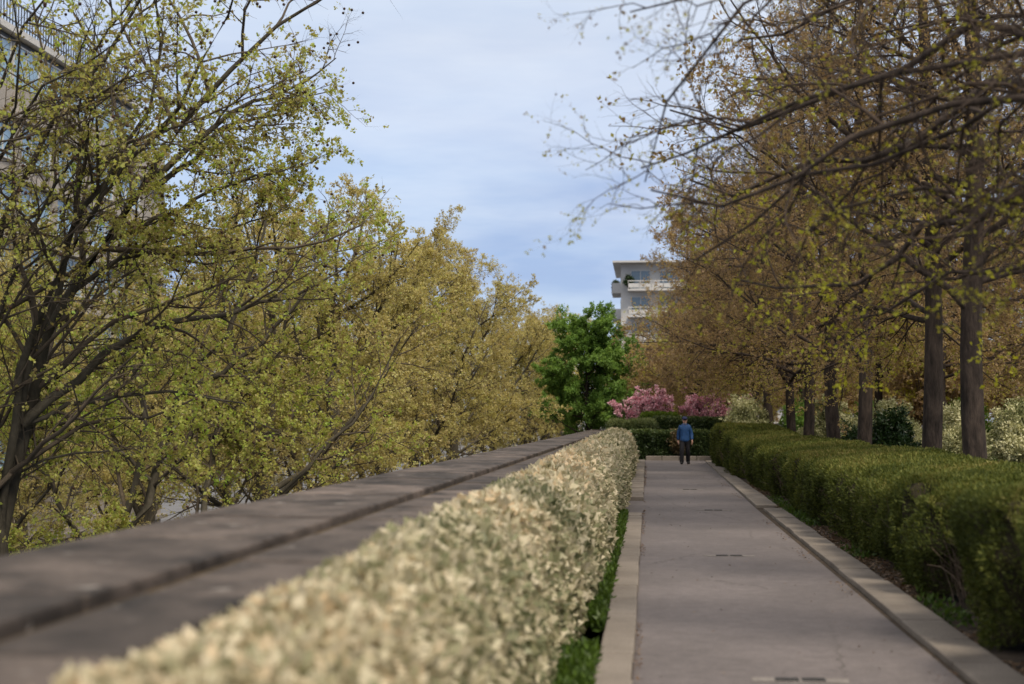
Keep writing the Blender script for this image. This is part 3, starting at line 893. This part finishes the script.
pv1 = plane_tree('plane_tree', 'third plane tree along the parapet, olive leaves over pale forked limbs', TR, [], 73, True, origin=(-10.2, 37, -8), auto=16, n2=11, n3=8, n4=6, dense=.65, cl=4, leaf=(.074, .052))
pv2 = plane_tree('plane_tree', 'fourth plane tree along the parapet, golden olive crown', [(0, 0, 0), (-.1, .05, 3.5), (.2, -.2, 7), (.0, .1, 10), (-.3, .1, 13)], [], 74, True,
                 origin=(-10.0, 44.5, -8), auto=16, n2=11, n3=8, n4=6, dense=.65, cl=4, leaf=(.074, .052))
rows = [(-9.9, 51.5, 1, 1.0, 'plane tree with golden crown, fifth along the parapet'), (-9.7, 59.5, 2.2, 1.08, 'plane tree whose ragged top stands highest in the middle of the row'),
        (-9.3, 67, .3, 1.04, 'plane tree just beyond the tallest one of the avenue row'), (-8.4, 76, 4, 1.0, 'plane tree with thin brownish top left of the open sky'),
        (-7.5, 86, 2.9, 1.02, 'small looking golden plane tree left of the dark green tree'), (-7.2, 97, 5.1, 1.04, 'plane tree second from the far end of the avenue row'),
        (-7.0, 110, .8, 1.06, 'farthest plane tree of the avenue row, next to the green tree')]
for i, (x, y, rz, sc, lb) in enumerate(rows):
    copy_thing(pv1 if i % 2 else pv2, (x, y, -8), rz, sc, lb)
back = [(-17, 35, 2.9, .86, 'smaller plane tree in the roadway gap behind the nearest trunk'), (-16.5, 45, .9, .86, 'smaller plane tree behind the curved dark stem'), (-16, 57, 4.4, .88, 'smaller plane tree behind the fourth parapet tree'),
        (-25, 33, .4, .95, 'plane tree across the avenue in front of the near facade'), (-24, 43, 2, .98, 'plane tree across the avenue below the building corner'),
        (-24, 53, 3.3, 1.0, 'plane tree across the avenue behind the nearest tree limbs'), (-23, 64, 5, 1.0, 'plane tree across the avenue behind the curved stem'),
        (-23, 76, 1.1, 1.0, 'plane tree across the avenue behind the third parapet tree'), (-22, 89, 2.6, 1.0, 'plane tree across the avenue behind the golden crowns'),
        (-21, 104, 4.2, 1.0, 'distant plane tree across the avenue behind the middle of the row'), (-19, 122, 5.6, 1.0, 'distant plane tree at the far bend of the avenue')]
for i, (x, y, rz, sc, lb) in enumerate(back):
    copy_thing(pv2 if i % 2 else pv1, (x, y, -8), rz, sc, lb)['group'] = 'plane trees across the avenue'


# ------------------------------------------------------------------ budding trees right of the path
def bud_tree(name, label, seed, origin=(0, 0, 0), h=13., r0=.20, limbs=(), auto=30, t0=.22, n2=10, n3=9, n4=5, fresh=False, per=8, size=(.058, .035), group='row of budding trees behind the clipped hedge', lf=(.42, .56), thin=1., rz=0., wg=1., l2=(.32, .52), airy=.9):
    rng = np.random.RandomState(seed)
    root = empty(name, origin, rz, label, 'tree', group)
    tr = [(0, 0, 0)] + [(rng.randn() * .11, rng.randn() * .11, h * t) for t in (.2, .4, .6, .8, 1.)]
    P0 = resample(tr, 16)[None]; R0 = (r0 * np.linspace(1, .25, 16))[None]
    R0[0, 0] *= 1.15
    L1, RL1 = [], []
    for pts, rr in limbs:
        q = resample(pts, 10); q[1:-1] += rng.randn(8, 3) * .10
        L1.append(q); RL1.append(rr * np.linspace(1, .16, 10))
    if auto:
        Pa, Ra = spawn(P0, R0, auto, rng, t0, 1.0, (48, 82), lf, 10, .10, -.006, .012, .80, taper=.15)
        L1 += list(Pa); RL1 += list(Ra)
    P1, R1 = np.array(L1), np.array(RL1)
    P2, R2 = spawn(P1, R1, n2, rng, .12, 1., (28, 70), l2, 8, .13 * wg, -.01, .011, .45)
    P3, R3 = spawn(P2, R2, n3, rng, .12, 1., (28, 70), (.32, .55), 6, .15 * wg, .01, .010, .35, lmin=.25)
    P4, R4 = spawn(P3, R3, n4, rng, .15, 1., (25, 60), (.35, .65), 4, .15, .02, .008, .3, lmin=.14)
    tube_obj('trunk', [(P0, R0, 12), (P1, R1, 6)], M['bark_dark'], root)
    tube_obj('branches', [(P2, R2, 4), (P3, R3, 3), (P4, R4, 3)], M['twig_dark'], root)
    p, T = along(P4, per, rng, .2, 1.05)
    hz = p[:, 2]
    rc = np.clip((.22 if fresh else .38) + fbm(p * .6 + seed, 2) * 1.0 + rng.randn(len(p)) * .2 + (.50 if fresh else .34) * sm((4.6 - hz) / 2.4), 0, 1)
    sel = rng.rand(len(p)) < thin * (.55 + .45 * sm(rc)) * (1 - airy * sm((hz - 4.0) / 4.8))
    p, T, rc = p[sel], T[sel], rc[sel]
    V, Q, r_ = clumps(p, T, 2, size[0], size[1], rng, rc, .012, 1.)
    leaves_obj('leaves', [(V, Q, r_)], M['bud_fresh' if fresh else 'bud'], root)
    return root


XR = 4.75
tx = [978, 928, 862, 837, 806, 793, 772, 764]
tl = ['thick dark trunked budding tree, nearest of the row, at far right', 'budding tree second from the right, straight dark trunk', 'budding tree third from the right, beside the dark glossy bush',
      'budding tree fourth from the right, in front of the pale cream shrub', 'budding tree with trunk left of the pale cream shrub', 'budding tree with dim trunk beside the bright green bush',
      'budding tree forming the right one of the close pair of trunks', 'budding tree forming the left one of the close pair of trunks']
bt1 = bud_tree('budding_tree', tl[0], 81, (XR, on_x(tx[0], XR), 0), 13, .185, t0=.24, fresh=False)
bt2 = bud_tree('budding_tree', tl[1], 82, (XR, on_x(tx[1], XR), 0), 12.5, .185, t0=.22, auto=32)
bt3 = bud_tree('budding_tree', tl[2], 83, (XR, on_x(tx[2], XR), 0), 13, .175, t0=.2, auto=30)
bud_tree('budding_tree', 'remote tall brown tree directly in front of the white apartment block', 86, (2.9, 100, 0), 16, .22, auto=34, n2=8, n3=8, n4=5, per=5, size=(.08, .05), airy=.0, group='background budding trees')
for i in range(3, 8):
    copy_thing((bt1, bt2, bt3)[i % 3], (XR, on_x(tx[i], XR), 0), i * 1.9, 1.0 - .02 * (i % 3), tl[i])
far = [(3.3, 69, 2.0, .92, 'brown budding tree whose crown hangs over the far end of the path'), (2.6, 73, 4.6, .70, 'brown budding tree between the two magnolias and the white block'), (7.5, 70, .2, 1.0, 'brown budding tree far back to the right of the magnolias'), (22, 50, .2, 1.0, 'background budding tree beyond the pale building corner'), (12.5, 30, 3, .9, 'background tree far right behind the grey-cream shrub'),
       (4.8, 66, 1.2, 1.0, 'brown budding tree behind the left magnolia'), (5.2, 73, 3.2, 1.0, 'brown budding tree rising behind both magnolias'), (5.4, 86, .4, 1.0, 'distant brown tree in front of the white apartment block'),
       (9, 58, 2.1, 1.0, 'budding tree behind the close pair of trunks'), (9.5, 47, 4.4, 1.0, 'budding tree of the second row behind the bright green bush'), (10, 37, 5.5, 1.0, 'budding tree of the second row behind the cream shrubs'),
       (13.5, 47.5, 1.7, .9, 'slim background trunk just right of the thick near trunk'), (12, 62, .9, 1.0, 'background budding tree between the third and fourth trunks'), (16, 55, 3.9, 1.0, 'background tree in front of the pale building at right'),
       (13, 78, 2.8, 1.05, 'distant budding tree in the middle of the far grove'), (19, 66, 5, 1.05, 'distant budding tree at the right end of the far grove'), (8.5, 90, 1.4, 1.05, 'farthest brown budding tree of the grove'),
       (17, 36, 2.4, 1.0, 'background budding tree cut by the right edge of the photo')]
for i, (x, y, rz, sc, lb) in enumerate(far):
    copy_thing((bt2, bt3, bt1)[i % 3], (x, y, 0), rz, sc, lb)['group'] = 'background budding trees'

# two trees just outside the frame on the right: their limbs reach in over the path
oN = np.array([XR, 9.4, 0.])
limN = [
    (np.vstack([[(.0, 0, 3.5)], pl([(1120, 60), (1010, 88), (900, 118), (800, 160), (739, 188), (692, 205), (651, 190)], 9.6, 10.6, oN)]), 0.052),
    (np.vstack([[(.0, 0, 3.9)], pl([(1050, 45), (930, 62), (850, 70), (760, 112), (719, 150), (678, 186), (641, 168)], 9.8, 11.2, oN)]), 0.040),
    (np.vstack([[(.0, 0, 4.4)], pl([(1000, -60), (860, -40), (760, -10), (719, 50), (678, 120), (645, 182)], 9.6, 10.4, oN)]), 0.036),
    (np.vstack([[(.0, 0, 4.2)], pl([(1040, -20), (900, 10), (800, 12), (719, 6), (671, 20), (630, 12)], 9.6, 10.0, oN)]), 0.036),
    (np.vstack([[(.0, 0, 3.0)], pl([(1100, 150), (1000, 170), (900, 205), (820, 225), (760, 215)], 9.8, 11, oN)]), 0.036),
    (np.vstack([[(.0, 0, 3.3)], pl([(1150, 90), (1000, 130), (880, 160), (790, 182), (719, 232), (692, 262)], 9.8, 11.5, oN)]), 0.040),
    (np.vstack([[(.0, 0, 2.8)], pl([(1120, 250), (1000, 255), (900, 265), (830, 240)], 9.6, 10.6, oN)]), 0.025),
]
bud_tree('budding_tree', 'tree just out of frame at right, its long limbs reaching over the path at top', 84, tuple(oN), 11, .20, limN, auto=0, n2=11, n3=8, n4=4, fresh=True, per=3, size=(.030, .018), thin=.55, wg=1.6, l2=(.24, .42))
oM = np.array([XR + .1, 13.3, 0.])
limM = [
    (np.vstack([[(.0, 0, 3.4)], pl([(1100, 110), (1020, 70), (930, 140), (850, 170), (760, 190), (690, 180)], 13.4, 14.8, oM)]), 0.078),
    (np.vstack([[(.0, 0, 3.8)], pl([(1060, 40), (980, 10), (900, 60), (830, 100), (740, 140), (670, 110)], 13.4, 15, oM)]), 0.065),
    (np.vstack([[(.0, 0, 3.0)], pl([(1080, 190), (1000, 205), (900, 240), (820, 280), (740, 280)], 13.4, 15, oM)]), 0.065),
    (np.vstack([[(.0, 0, 2.6)], pl([(1080, 260), (1000, 275), (930, 290), (850, 320)], 13.4, 14.4, oM)]), 0.046),
    (np.vstack([[(.0, 0, 4.6)], pl([(1040, -60), (940, -40), (840, 10), (740, 40)], 13.4, 15, oM)]), 0.065),
]
bud_tree('budding_tree', 'tree out of frame at right whose dark limbs cross in front of the nearest trunk', 85, tuple(oM), 12, .20, limM, auto=8, t0=.45, n2=10, n3=8, n4=4, fresh=True, per=2, size=(.058, .038), thin=.55, wg=1.6, l2=(.26, .44))

# ------------------------------------------------------------------ green tree and pink magnolias at the far end
rng = np.random.RandomState(91)
g = empty('green_tree', (-2.95, 69.5, 0), 0, 'dense vivid green tree at the far end of the parapet', 'tree')
P0 = resample([(0, 0, 0), (.05, 0, 1.5), (-.05, .1, 3.2), (.1, 0, 5.0)], 10)[None]; R0 = (.13 * np.linspace(1, .3, 10))[None]
P1, R1 = spawn(P0, R0, 54, rng, .06, 1, (25, 88), (.50, .62), 8, .1, .03, .014, .16)
P2, R2 = spawn(P1, R1, 9, rng, .2, 1, (25, 65), (.25, .42), 6, .14, .02, .012, .3)
P3, R3 = spawn(P2, R2, 6, rng, .1, 1, (25, 65), (.35, .6), 4, .15, .01, .01, .3)
tube_obj('trunk', [(P0, R0, 8), (P1, R1, 5)], M['bark_dark'], g)
tube_obj('branches', [(P2, R2, 4), (P3, R3, 3)], M['twig_dark'], g)
p, T = along(P3, 12, rng, .1, 1.05)
V, Q, r_ = clumps(p, T, 3, .125, .07, rng, np.clip(.5 + fbm(p * 1.1 + 3, 2) * 1.3 + rng.randn(len(p)) * .12, 0, 1), .05, .8)
leaves_obj('leaves', [(V, Q, r_)], M['green_leaf'], g)


def magnolia(label, px0, px1, pytop, Y, seed, nfl):
    rg = np.random.RandomState(seed)
    c = at((px0 + px1) / 2, pytop, Y); w = (px1 - px0) / F * Y / 2
    root = empty('pink_magnolia', (c[0], Y, 0), 0, label, 'tree', 'pink magnolias behind the hedges')
    h = c[2]; st = 22
    an = rg.rand(st) * 6.28; rr = np.sqrt(rg.rand(st))
    tip = np.stack([np.cos(an) * rr * w * .9, np.sin(an) * rr * w * .7, h * (1 - .25 * rr ** 2) * rg.uniform(.78, 1., st)], 1)
    P_ = np.array([resample([(tip[i] * [.05, .05, 0]), tip[i] * [.3, .3, .45] + [0, 0, .1], tip[i]], 8) for i in range(st)])
    R_ = np.full((st, 1), .035) * np.linspace(1, .25, 8)[None]
    P2_, R2_ = spawn(P_, R_, 6, rg, .35, 1, (25, 65), (.2, .36), 6, .12, .05, .012, .3)
    P3_, R3_ = spawn(P2_, R2_, 5, rg, .2, 1, (25, 65), (.35, .6), 4, .12, .05, .012, .3)
    tube_obj('branches', [(P_, R_, 5), (P2_, R2_, 4), (P3_, R3_, 3)], M['twig_dark'], root)
    p_, T_ = along(P3_, 2, rg, .6, 1.02)
    p_ = p_[rg.choice(len(p_), min(nfl, len(p_)), False)]
    V_, Q_, q_ = clumps(p_, np.tile([0, 0, 1.], (len(p_), 1)), 10, .11, .07, rg, None, .035, .5)
    leaves_obj('blossom', [(V_, Q_, q_)], M['pink'], root)
    p_, T_ = along(P3_, 3, rg, .3, 1.)
    leaves_obj('leaves', [clumps(p_, T_, 2, .08, .04, rg)], M['brown_leaf'], root)


magnolia('pink blossoming magnolia on the left, next to the dark green tree', 612, 684, 388, 63.8, 92, 900)
magnolia('pink blossoming magnolia on the right, behind the walking man', 680, 745, 387, 65, 93, 900)

# ------------------------------------------------------------------ buildings
def window(parent, fr, gl, loc, rz=0):
    o = bpy.data.objects.new('window', fr); COL.objects.link(o); o.parent = parent; o.location = loc; o.rotation_euler = (0, 0, rz)
    p_ = bpy.data.objects.new('pane', gl); COL.objects.link(p_); p_.parent = o


def win_mesh(w, h, mf, mgl, mull=1):
    """window in the XZ plane facing -Y, frame .06"""
    b_ = MB(); t = .07
    b_.box(-w / 2, w / 2, -.04, .06, 0, t); b_.box(-w / 2, w / 2, -.04, .06, h - t, h)
    b_.box(-w / 2, -w / 2 + t, -.04, .06, t, h - t); b_.box(w / 2 - t, w / 2, -.04, .06, t, h - t)
    for k_ in range(mull):
        x = -w / 2 + w * (k_ + 1) / (mull + 1); b_.box(x - .03, x + .03, -.03, .05, t, h - t)
    me_ = bpy.data.meshes.new('window'); bmesh.ops.recalc_face_normals(b_.bm, faces=b_.bm.faces); b_.bm.to_mesh(me_); b_.bm.free(); me_.materials.append(mf)
    gm = npmesh('pane', [(-w / 2 + t, .02, t), (w / 2 - t, .02, t), (w / 2 - t, .02, h - t), (-w / 2 + t, .02, h - t)], [(0, 1, 2, 3)]); gm.materials.append(mgl)
    return me_, gm


# avenue block at left: long facade parallel to the parapet, glazed set-back storey with a roof railing
A = empty('apartment_building', (-30, 60, -8), 0, 'beige apartment block with blue glazed top storey and roof railing behind the left trees', 'building')
yN, yF = -34, 22.6            # local extent along the avenue (world 26 .. 82.6)
b = MB(); b.box(-14, 0, yN, yF + 3.2, 0, 25.6); b.build('wall', M['plaster'], A)
b = MB()
for k in range(9): b.box(0, .45, yN, yF + 3.2, 1.0 + k * 2.9 - .34, 1.0 + k * 2.9 - .1)
b.build('floor_band', M['plaster'], A)
b = MB(); b.box(-13, -1.0, yN + 1, yF, 25.62, 28.4); b.build('attic', M['metal'], A)
b = MB(); b.box(-13.4, -.6, yN + .6, yF + .4, 28.42, 28.75); b.build('roof', M['white_wall'], A)
b = MB()
y = yN + 1
while y < yF:
    b.box(-.75, -.70, y, y + .04, 28.77, 29.95); y += .32
b.box(-.78, -.67, yN + .8, yF + .2, 29.95, 30.02); b.box(-.76, -.69, yN + .8, yF + .2, 29.0, 29.05)
b.build('railing', M['metal'], A)
fra, gla = win_mesh(3.0, 2.3, M['rail'], M['glass_sky_blue'], 1)
for j in range(17):
    window(A, fra, gla, (-.93, yN + 2.8 + j * 3.25, 25.8), math.pi / 2)
fr, gl = win_mesh(3.4, 1.9, M['rail'], M['glass_sky_blue'], 2)
for k in range(2, 8):
    for j in range(13):
        window(A, fr, gl, (.10, yN + 3 + j * 4.2, 1.55 + k * 2.9), math.pi / 2)
b = MB()
for j in range(12):
    b.box(.01, .30, yN + 5.0 + j * 4.2 - .22, yN + 5.0 + j * 4.2 + .22, 0, 25.2)
b.build('pilasters', M['plaster'], A)

# white block far beyond the path end, balconies towards the camera
Yb = 160.
x0 = at(621, 300, Yb)[0]; zt = at(621, 264, Yb)[2]
Bd = empty('apartment_building', (x0, Yb, 0), 0, 'white apartment block with stacked balconies in the distance behind the green tree', 'building')
b = MB(); b.box(0, 30, 0, 16, 0, zt); b.build('wall', M['white_wall'], Bd)
b = MB(); b.box(-.9, 30.6, -1.5, 16.5, zt + .02, zt + .22); b.build('roof', M['white_wall'], Bd)
fr2, gl2 = win_mesh(2.2, 2.1, M['rail'], M['glass'], 1)
for k in range(6):
    zf = zt - 2.95 * (k + 1)
    b = MB(); b.box(.8, 28, -1.5, -.02, zf - .2, zf); b.box(.8, 28, -1.46, -1.40, zf + .85, zf + .95)
    b.box(.8, 28, -1.45, -1.41, zf + .15, zf + .62)
    x = .8
    while x < 28: b.box(x, x + .05, -1.45, -1.41, zf, zf + .9); x += 1.3
    b.build('balcony', M['white_wall'], Bd)
    b = MB(); b.box(-1.1, -.02, 1.5, 8, zf - .2, zf); b.box(-1.08, -1.02, 1.5, 8, zf, zf + .95); b.box(-1.08, -.02, 1.5, 1.56, zf, zf + .95)
    b.build('balcony', M['white_wall'], Bd)
    for x in (2.2, 5.4, 9.0, 12.2, 16, 19.4, 23, 26):
        window(Bd, fr2, gl2, (x, -.07, zf + .1))
    window(Bd, fr2, gl2, (-.07, 4.5, zf + .1), -math.pi / 2)
shrub('balcony_plant', 'dark green plant on the top balcony of the white block', x0 + .9, Yb - .75, .55, .4, 1.6, M['laurel'], 2500, (.16, .1), 94, 'plant', z=zt - 2.95)
shrub('balcony_plant', 'bushy plants on the side balcony of the white block', x0 - .6, Yb + 3, .5, 1.4, 1.3, M['dusty_leaf'], 3000, (.16, .1), 95, 'plant', z=zt - 2.95)

# pale building seen low between the trunks at far right, and a white pillar
c0 = at(1003, 380, 72)
Cc = empty('pale_building', (c0[0], 72, 0), 0, 'pale low building with blue glazing seen between trunks at far right', 'building')
b = MB(); b.box(0, 24, 0, 10, 2.9, 5.2); b.box(2.4, 24, .6, 10, 0, 2.88); b.build('wall', M['white_wall'], Cc)
b = MB(); b.box(-.3, 24.3, -.3, 10.3, 5.22, 5.5); b.build('roof', M['plaster'], Cc)
fr3, gl3 = win_mesh(1.8, 2.0, M['rail'], M['glass_sky_blue'], 1)
for k in range(8): window(Cc, fr3, gl3, (3.8 + k * 2.5, .53, .5))
for (pxa, pxb, pyt, Y, lb) in ((889, 899, 396, 66, 'squat white gate pillar behind the cream shrubs'), (706, 715, 374, 92, 'tall white pillar behind the right magnolia')):
    ca = at((pxa + pxb) / 2, pyt, Y); w = (pxb - pxa) / F * Y / 2
    o = empty('gate_pillar', (ca[0], Y, 0), 0, lb, 'pillar', 'white pillars behind the shrubs')
    b = MB(); b.box(-w, w, -w, w, 0, ca[2] - .15, bev=.02); b.build('shaft', M['white_wall'], o)
    b = MB(); b.box(-w * 1.15, w * 1.15, -w * 1.15, w * 1.15, ca[2] - .15, ca[2], bev=.03); b.build('cap', M['white_wall'], o)


# ------------------------------------------------------------------ the man on the path
def plain(name, c, rough=.7, c2=None):
    return surf(name, c, c2 or tuple(min(1, v * 1.35) for v in c), 14, rough, .1, scale2=80, dist=.003)


MS = plain('skin', (.50, .29, .22), .5)
MJ = plain('blue_jacket', (.020, .068, .19), .6)
MT = plain('black_trousers', (.012, .012, .016), .8)
MC = plain('navy_cap', (.03, .035, .09), .8)
MH = plain('grey_beard', (.30, .27, .25), .9)
MSH = plain('black_shoe', (.010, .010, .011), .5)


def skin_mesh(name, chains, m, parent, sub=2):
    """chains: list of lists of (x,y,z,r) ; a point already used joins the chains"""
    verts, edges, rad, key = [], [], [], {}
    roots = []
    for ch in chains:
        prev = None
        for q in ch:
            k_ = tuple(round(v, 4) for v in q[:3])
            if k_ not in key:
                key[k_] = len(verts); verts.append(q[:3]); rad.append(q[3])
                if prev is None: roots.append(key[k_])
            if prev is not None: edges.append((prev, key[k_]))
            prev = key[k_]
    me_ = bpy.data.meshes.new(name); me_.from_pydata(verts, edges, [])
    o_ = link(name, me_, m, parent)
    sk = o_.modifiers.new('skin', 'SKIN'); sk.use_smooth_shade = True
    if not me_.skin_vertices: 
        bm_ = bmesh.new(); bm_.from_mesh(me_); bm_.verts.layers.skin.verify(); bm_.to_mesh(me_); bm_.free()
    for i, r_ in enumerate(rad):
        r2 = r_ if isinstance(r_, tuple) else (r_, r_)
        me_.skin_vertices[0].data[i].radius = r2
        me_.skin_vertices[0].data[i].use_root = i in roots
    sb_ = o_.modifiers.new('subd', 'SUBSURF'); sb_.levels = sub; sb_.render_levels = sub
    return o_


gp = at(685, 464, 52.6)
man = empty('person', (gp[0], 52.6, .004), R(4), 'man in a blue jacket, black trousers and dark cap walking towards the camera', 'person')
# he faces -Y ; x is his left hand side (image right)
pel = (0, 0, .93, .13)
hipL, hipR = (.09, 0, .88, .095), (-.09, 0, .88, .095)
knL, knR = (.105, -.02, .49, .062), (-.12, -.16, .51, .062)
anL, anR = (.125, .13, .11, .03), (-.135, -.17, .09, .03)
che = (0, .01, 1.22, .145); shc = (0, .015, 1.34, .075); nek = (0, .0, 1.455, .055); jaw = (0, -.02, 1.53, .068); sku = (0, -.005, 1.61, .085); top = (0, .0, 1.68, .062)
shL, shR = (.17, .015, 1.335, .045), (-.17, .015, 1.335, .045)
elL, elR = (.245, .02, 1.10, .038), (-.225, .08, 1.11, .038)
wrL, wrR = (.255, -.10, .87, .027), (-.235, .07, .86, .027)


def hand(w, s):
    x, y, z = w[:3]
    pm = (x + .004 * s, y - .012, z - .06, .030)
    ch = [[w, pm, (x + .002 * s, y - .02, z - .09, .028)]]
    for k_, (dy, ln) in enumerate(((-.040, .070), (-.020, .080), (-.001, .075), (.017, .058))):
        b0 = (x, y + dy + .0005 * k_, z - .085, .010)
        ch.append([b0, (x - .004 * s, y + dy - .006, z - .085 - ln * .55, .0095), (x - .016 * s, y + dy - .012, z - .085 - ln, .008)])
    ch.append([(x - .004 * s, y - .03, z - .045, .012), (x - .012 * s, y - .056, z - .075, .011), (x - .02 * s, y - .064, z - .105, .009)])
    return ch


skin_mesh('body', [[(0, 0, .93, .09), (0, .0, 1.05, .10), che, shc, nek, jaw, sku, top], [jaw, (0, -.095, 1.575, .016)], [sku, (.088, .0, 1.60, .018)], [sku, (-.088, .0, 1.60, .018)],
                   [shc, shL, elL, wrL], [shc, shR, elR, wrR], [(0, 0, .93, .09), (.09, 0, .88, .06), knL, anL, (.13, .06, .055, .02)], [(0, 0, .93, .09), (-.09, 0, .88, .06), knR, anR, (-.14, -.23, .055, .02)]] + hand(wrL, 1)[0:1] + hand(wrR, -1)[0:1] + hand(wrL, 1)[1:] + hand(wrR, -1)[1:], MS, man)
up_ = lambda q, r_, dz=0: (q[0], q[1], q[2] + dz, r_)
skin_mesh('jacket', [[(0, 0, .79, (.205, .165)), (0, 0, .90, (.20, .16)), (0, 0, 1.02, (.185, .15)), (0, .01, 1.2, (.19, .15)), (0, .015, 1.34, (.17, .13)), (0, .01, 1.42, (.125, .11)), (0, .0, 1.47, (.09, .09)), (0, -.005, 1.50, (.08, .085))],
                     [(0, .015, 1.34, (.17, .13)), (.165, .015, 1.355, .098), up_(elL, .072), (.255, -.095, .87, .055)], [(0, .015, 1.34, (.17, .13)), (-.165, .015, 1.355, .098), up_(elR, .072), (-.235, .07, .86, .055)]], MJ, man)
skin_mesh('trousers', [[(0, 0, 1.0, (.16, .13)), (0, 0, .88, (.175, .145)), up_(hipL, .115, -.08), up_(knL, .09), up_(anL, .082, .02), up_(anL, .08, -.06)], [(0, 0, .88, (.175, .145)), up_(hipR, .115, -.08), up_(knR, .09), up_(anR, .082, .02), up_(anR, .08, -.06)]], MT, man)
for s_, (x, y) in ((1, (.125, .13)), (-1, (-.135, -.17))):
    skin_mesh('shoe', [[(x, y + .05, .055, (.06, .062)), (x + .005 * s_, y - .06, .05, (.062, .056)), (x + .012 * s_, y - .17, .04, (.056, .042)), (x + .014 * s_, y - .22, .035, (.042, .034))]], MSH, man)
b = MB(); b.ball((0, .0, 1.665), .103, (1, 1.12, .78), 14); b.box(-.075, .075, -.19, -.09, 1.648, 1.660, bev=.005); b.build('cap', MC, man, True)
b = MB()
for s_ in (-1, 1): b.ball((.036 * s_, -.083, 1.612), .011, seg=8)
b.build('eyes', MSH, man, True)
b = MB(); b.ball((0, -.062, 1.495), .042, (1.05, .7, .7), 10); b.build('beard', MH, man, True)
b = MB(); b.ball((0, -.103, 1.533), .02, (1.4, .5, .35), 8); b.build('mouth', plain('lips', (.3, .12, .1)), man, True)
b = MB(); b.ball((0, .035, 1.60), .092, (1.02, .9, .85), 12); b.build('hair', MH, man, True)
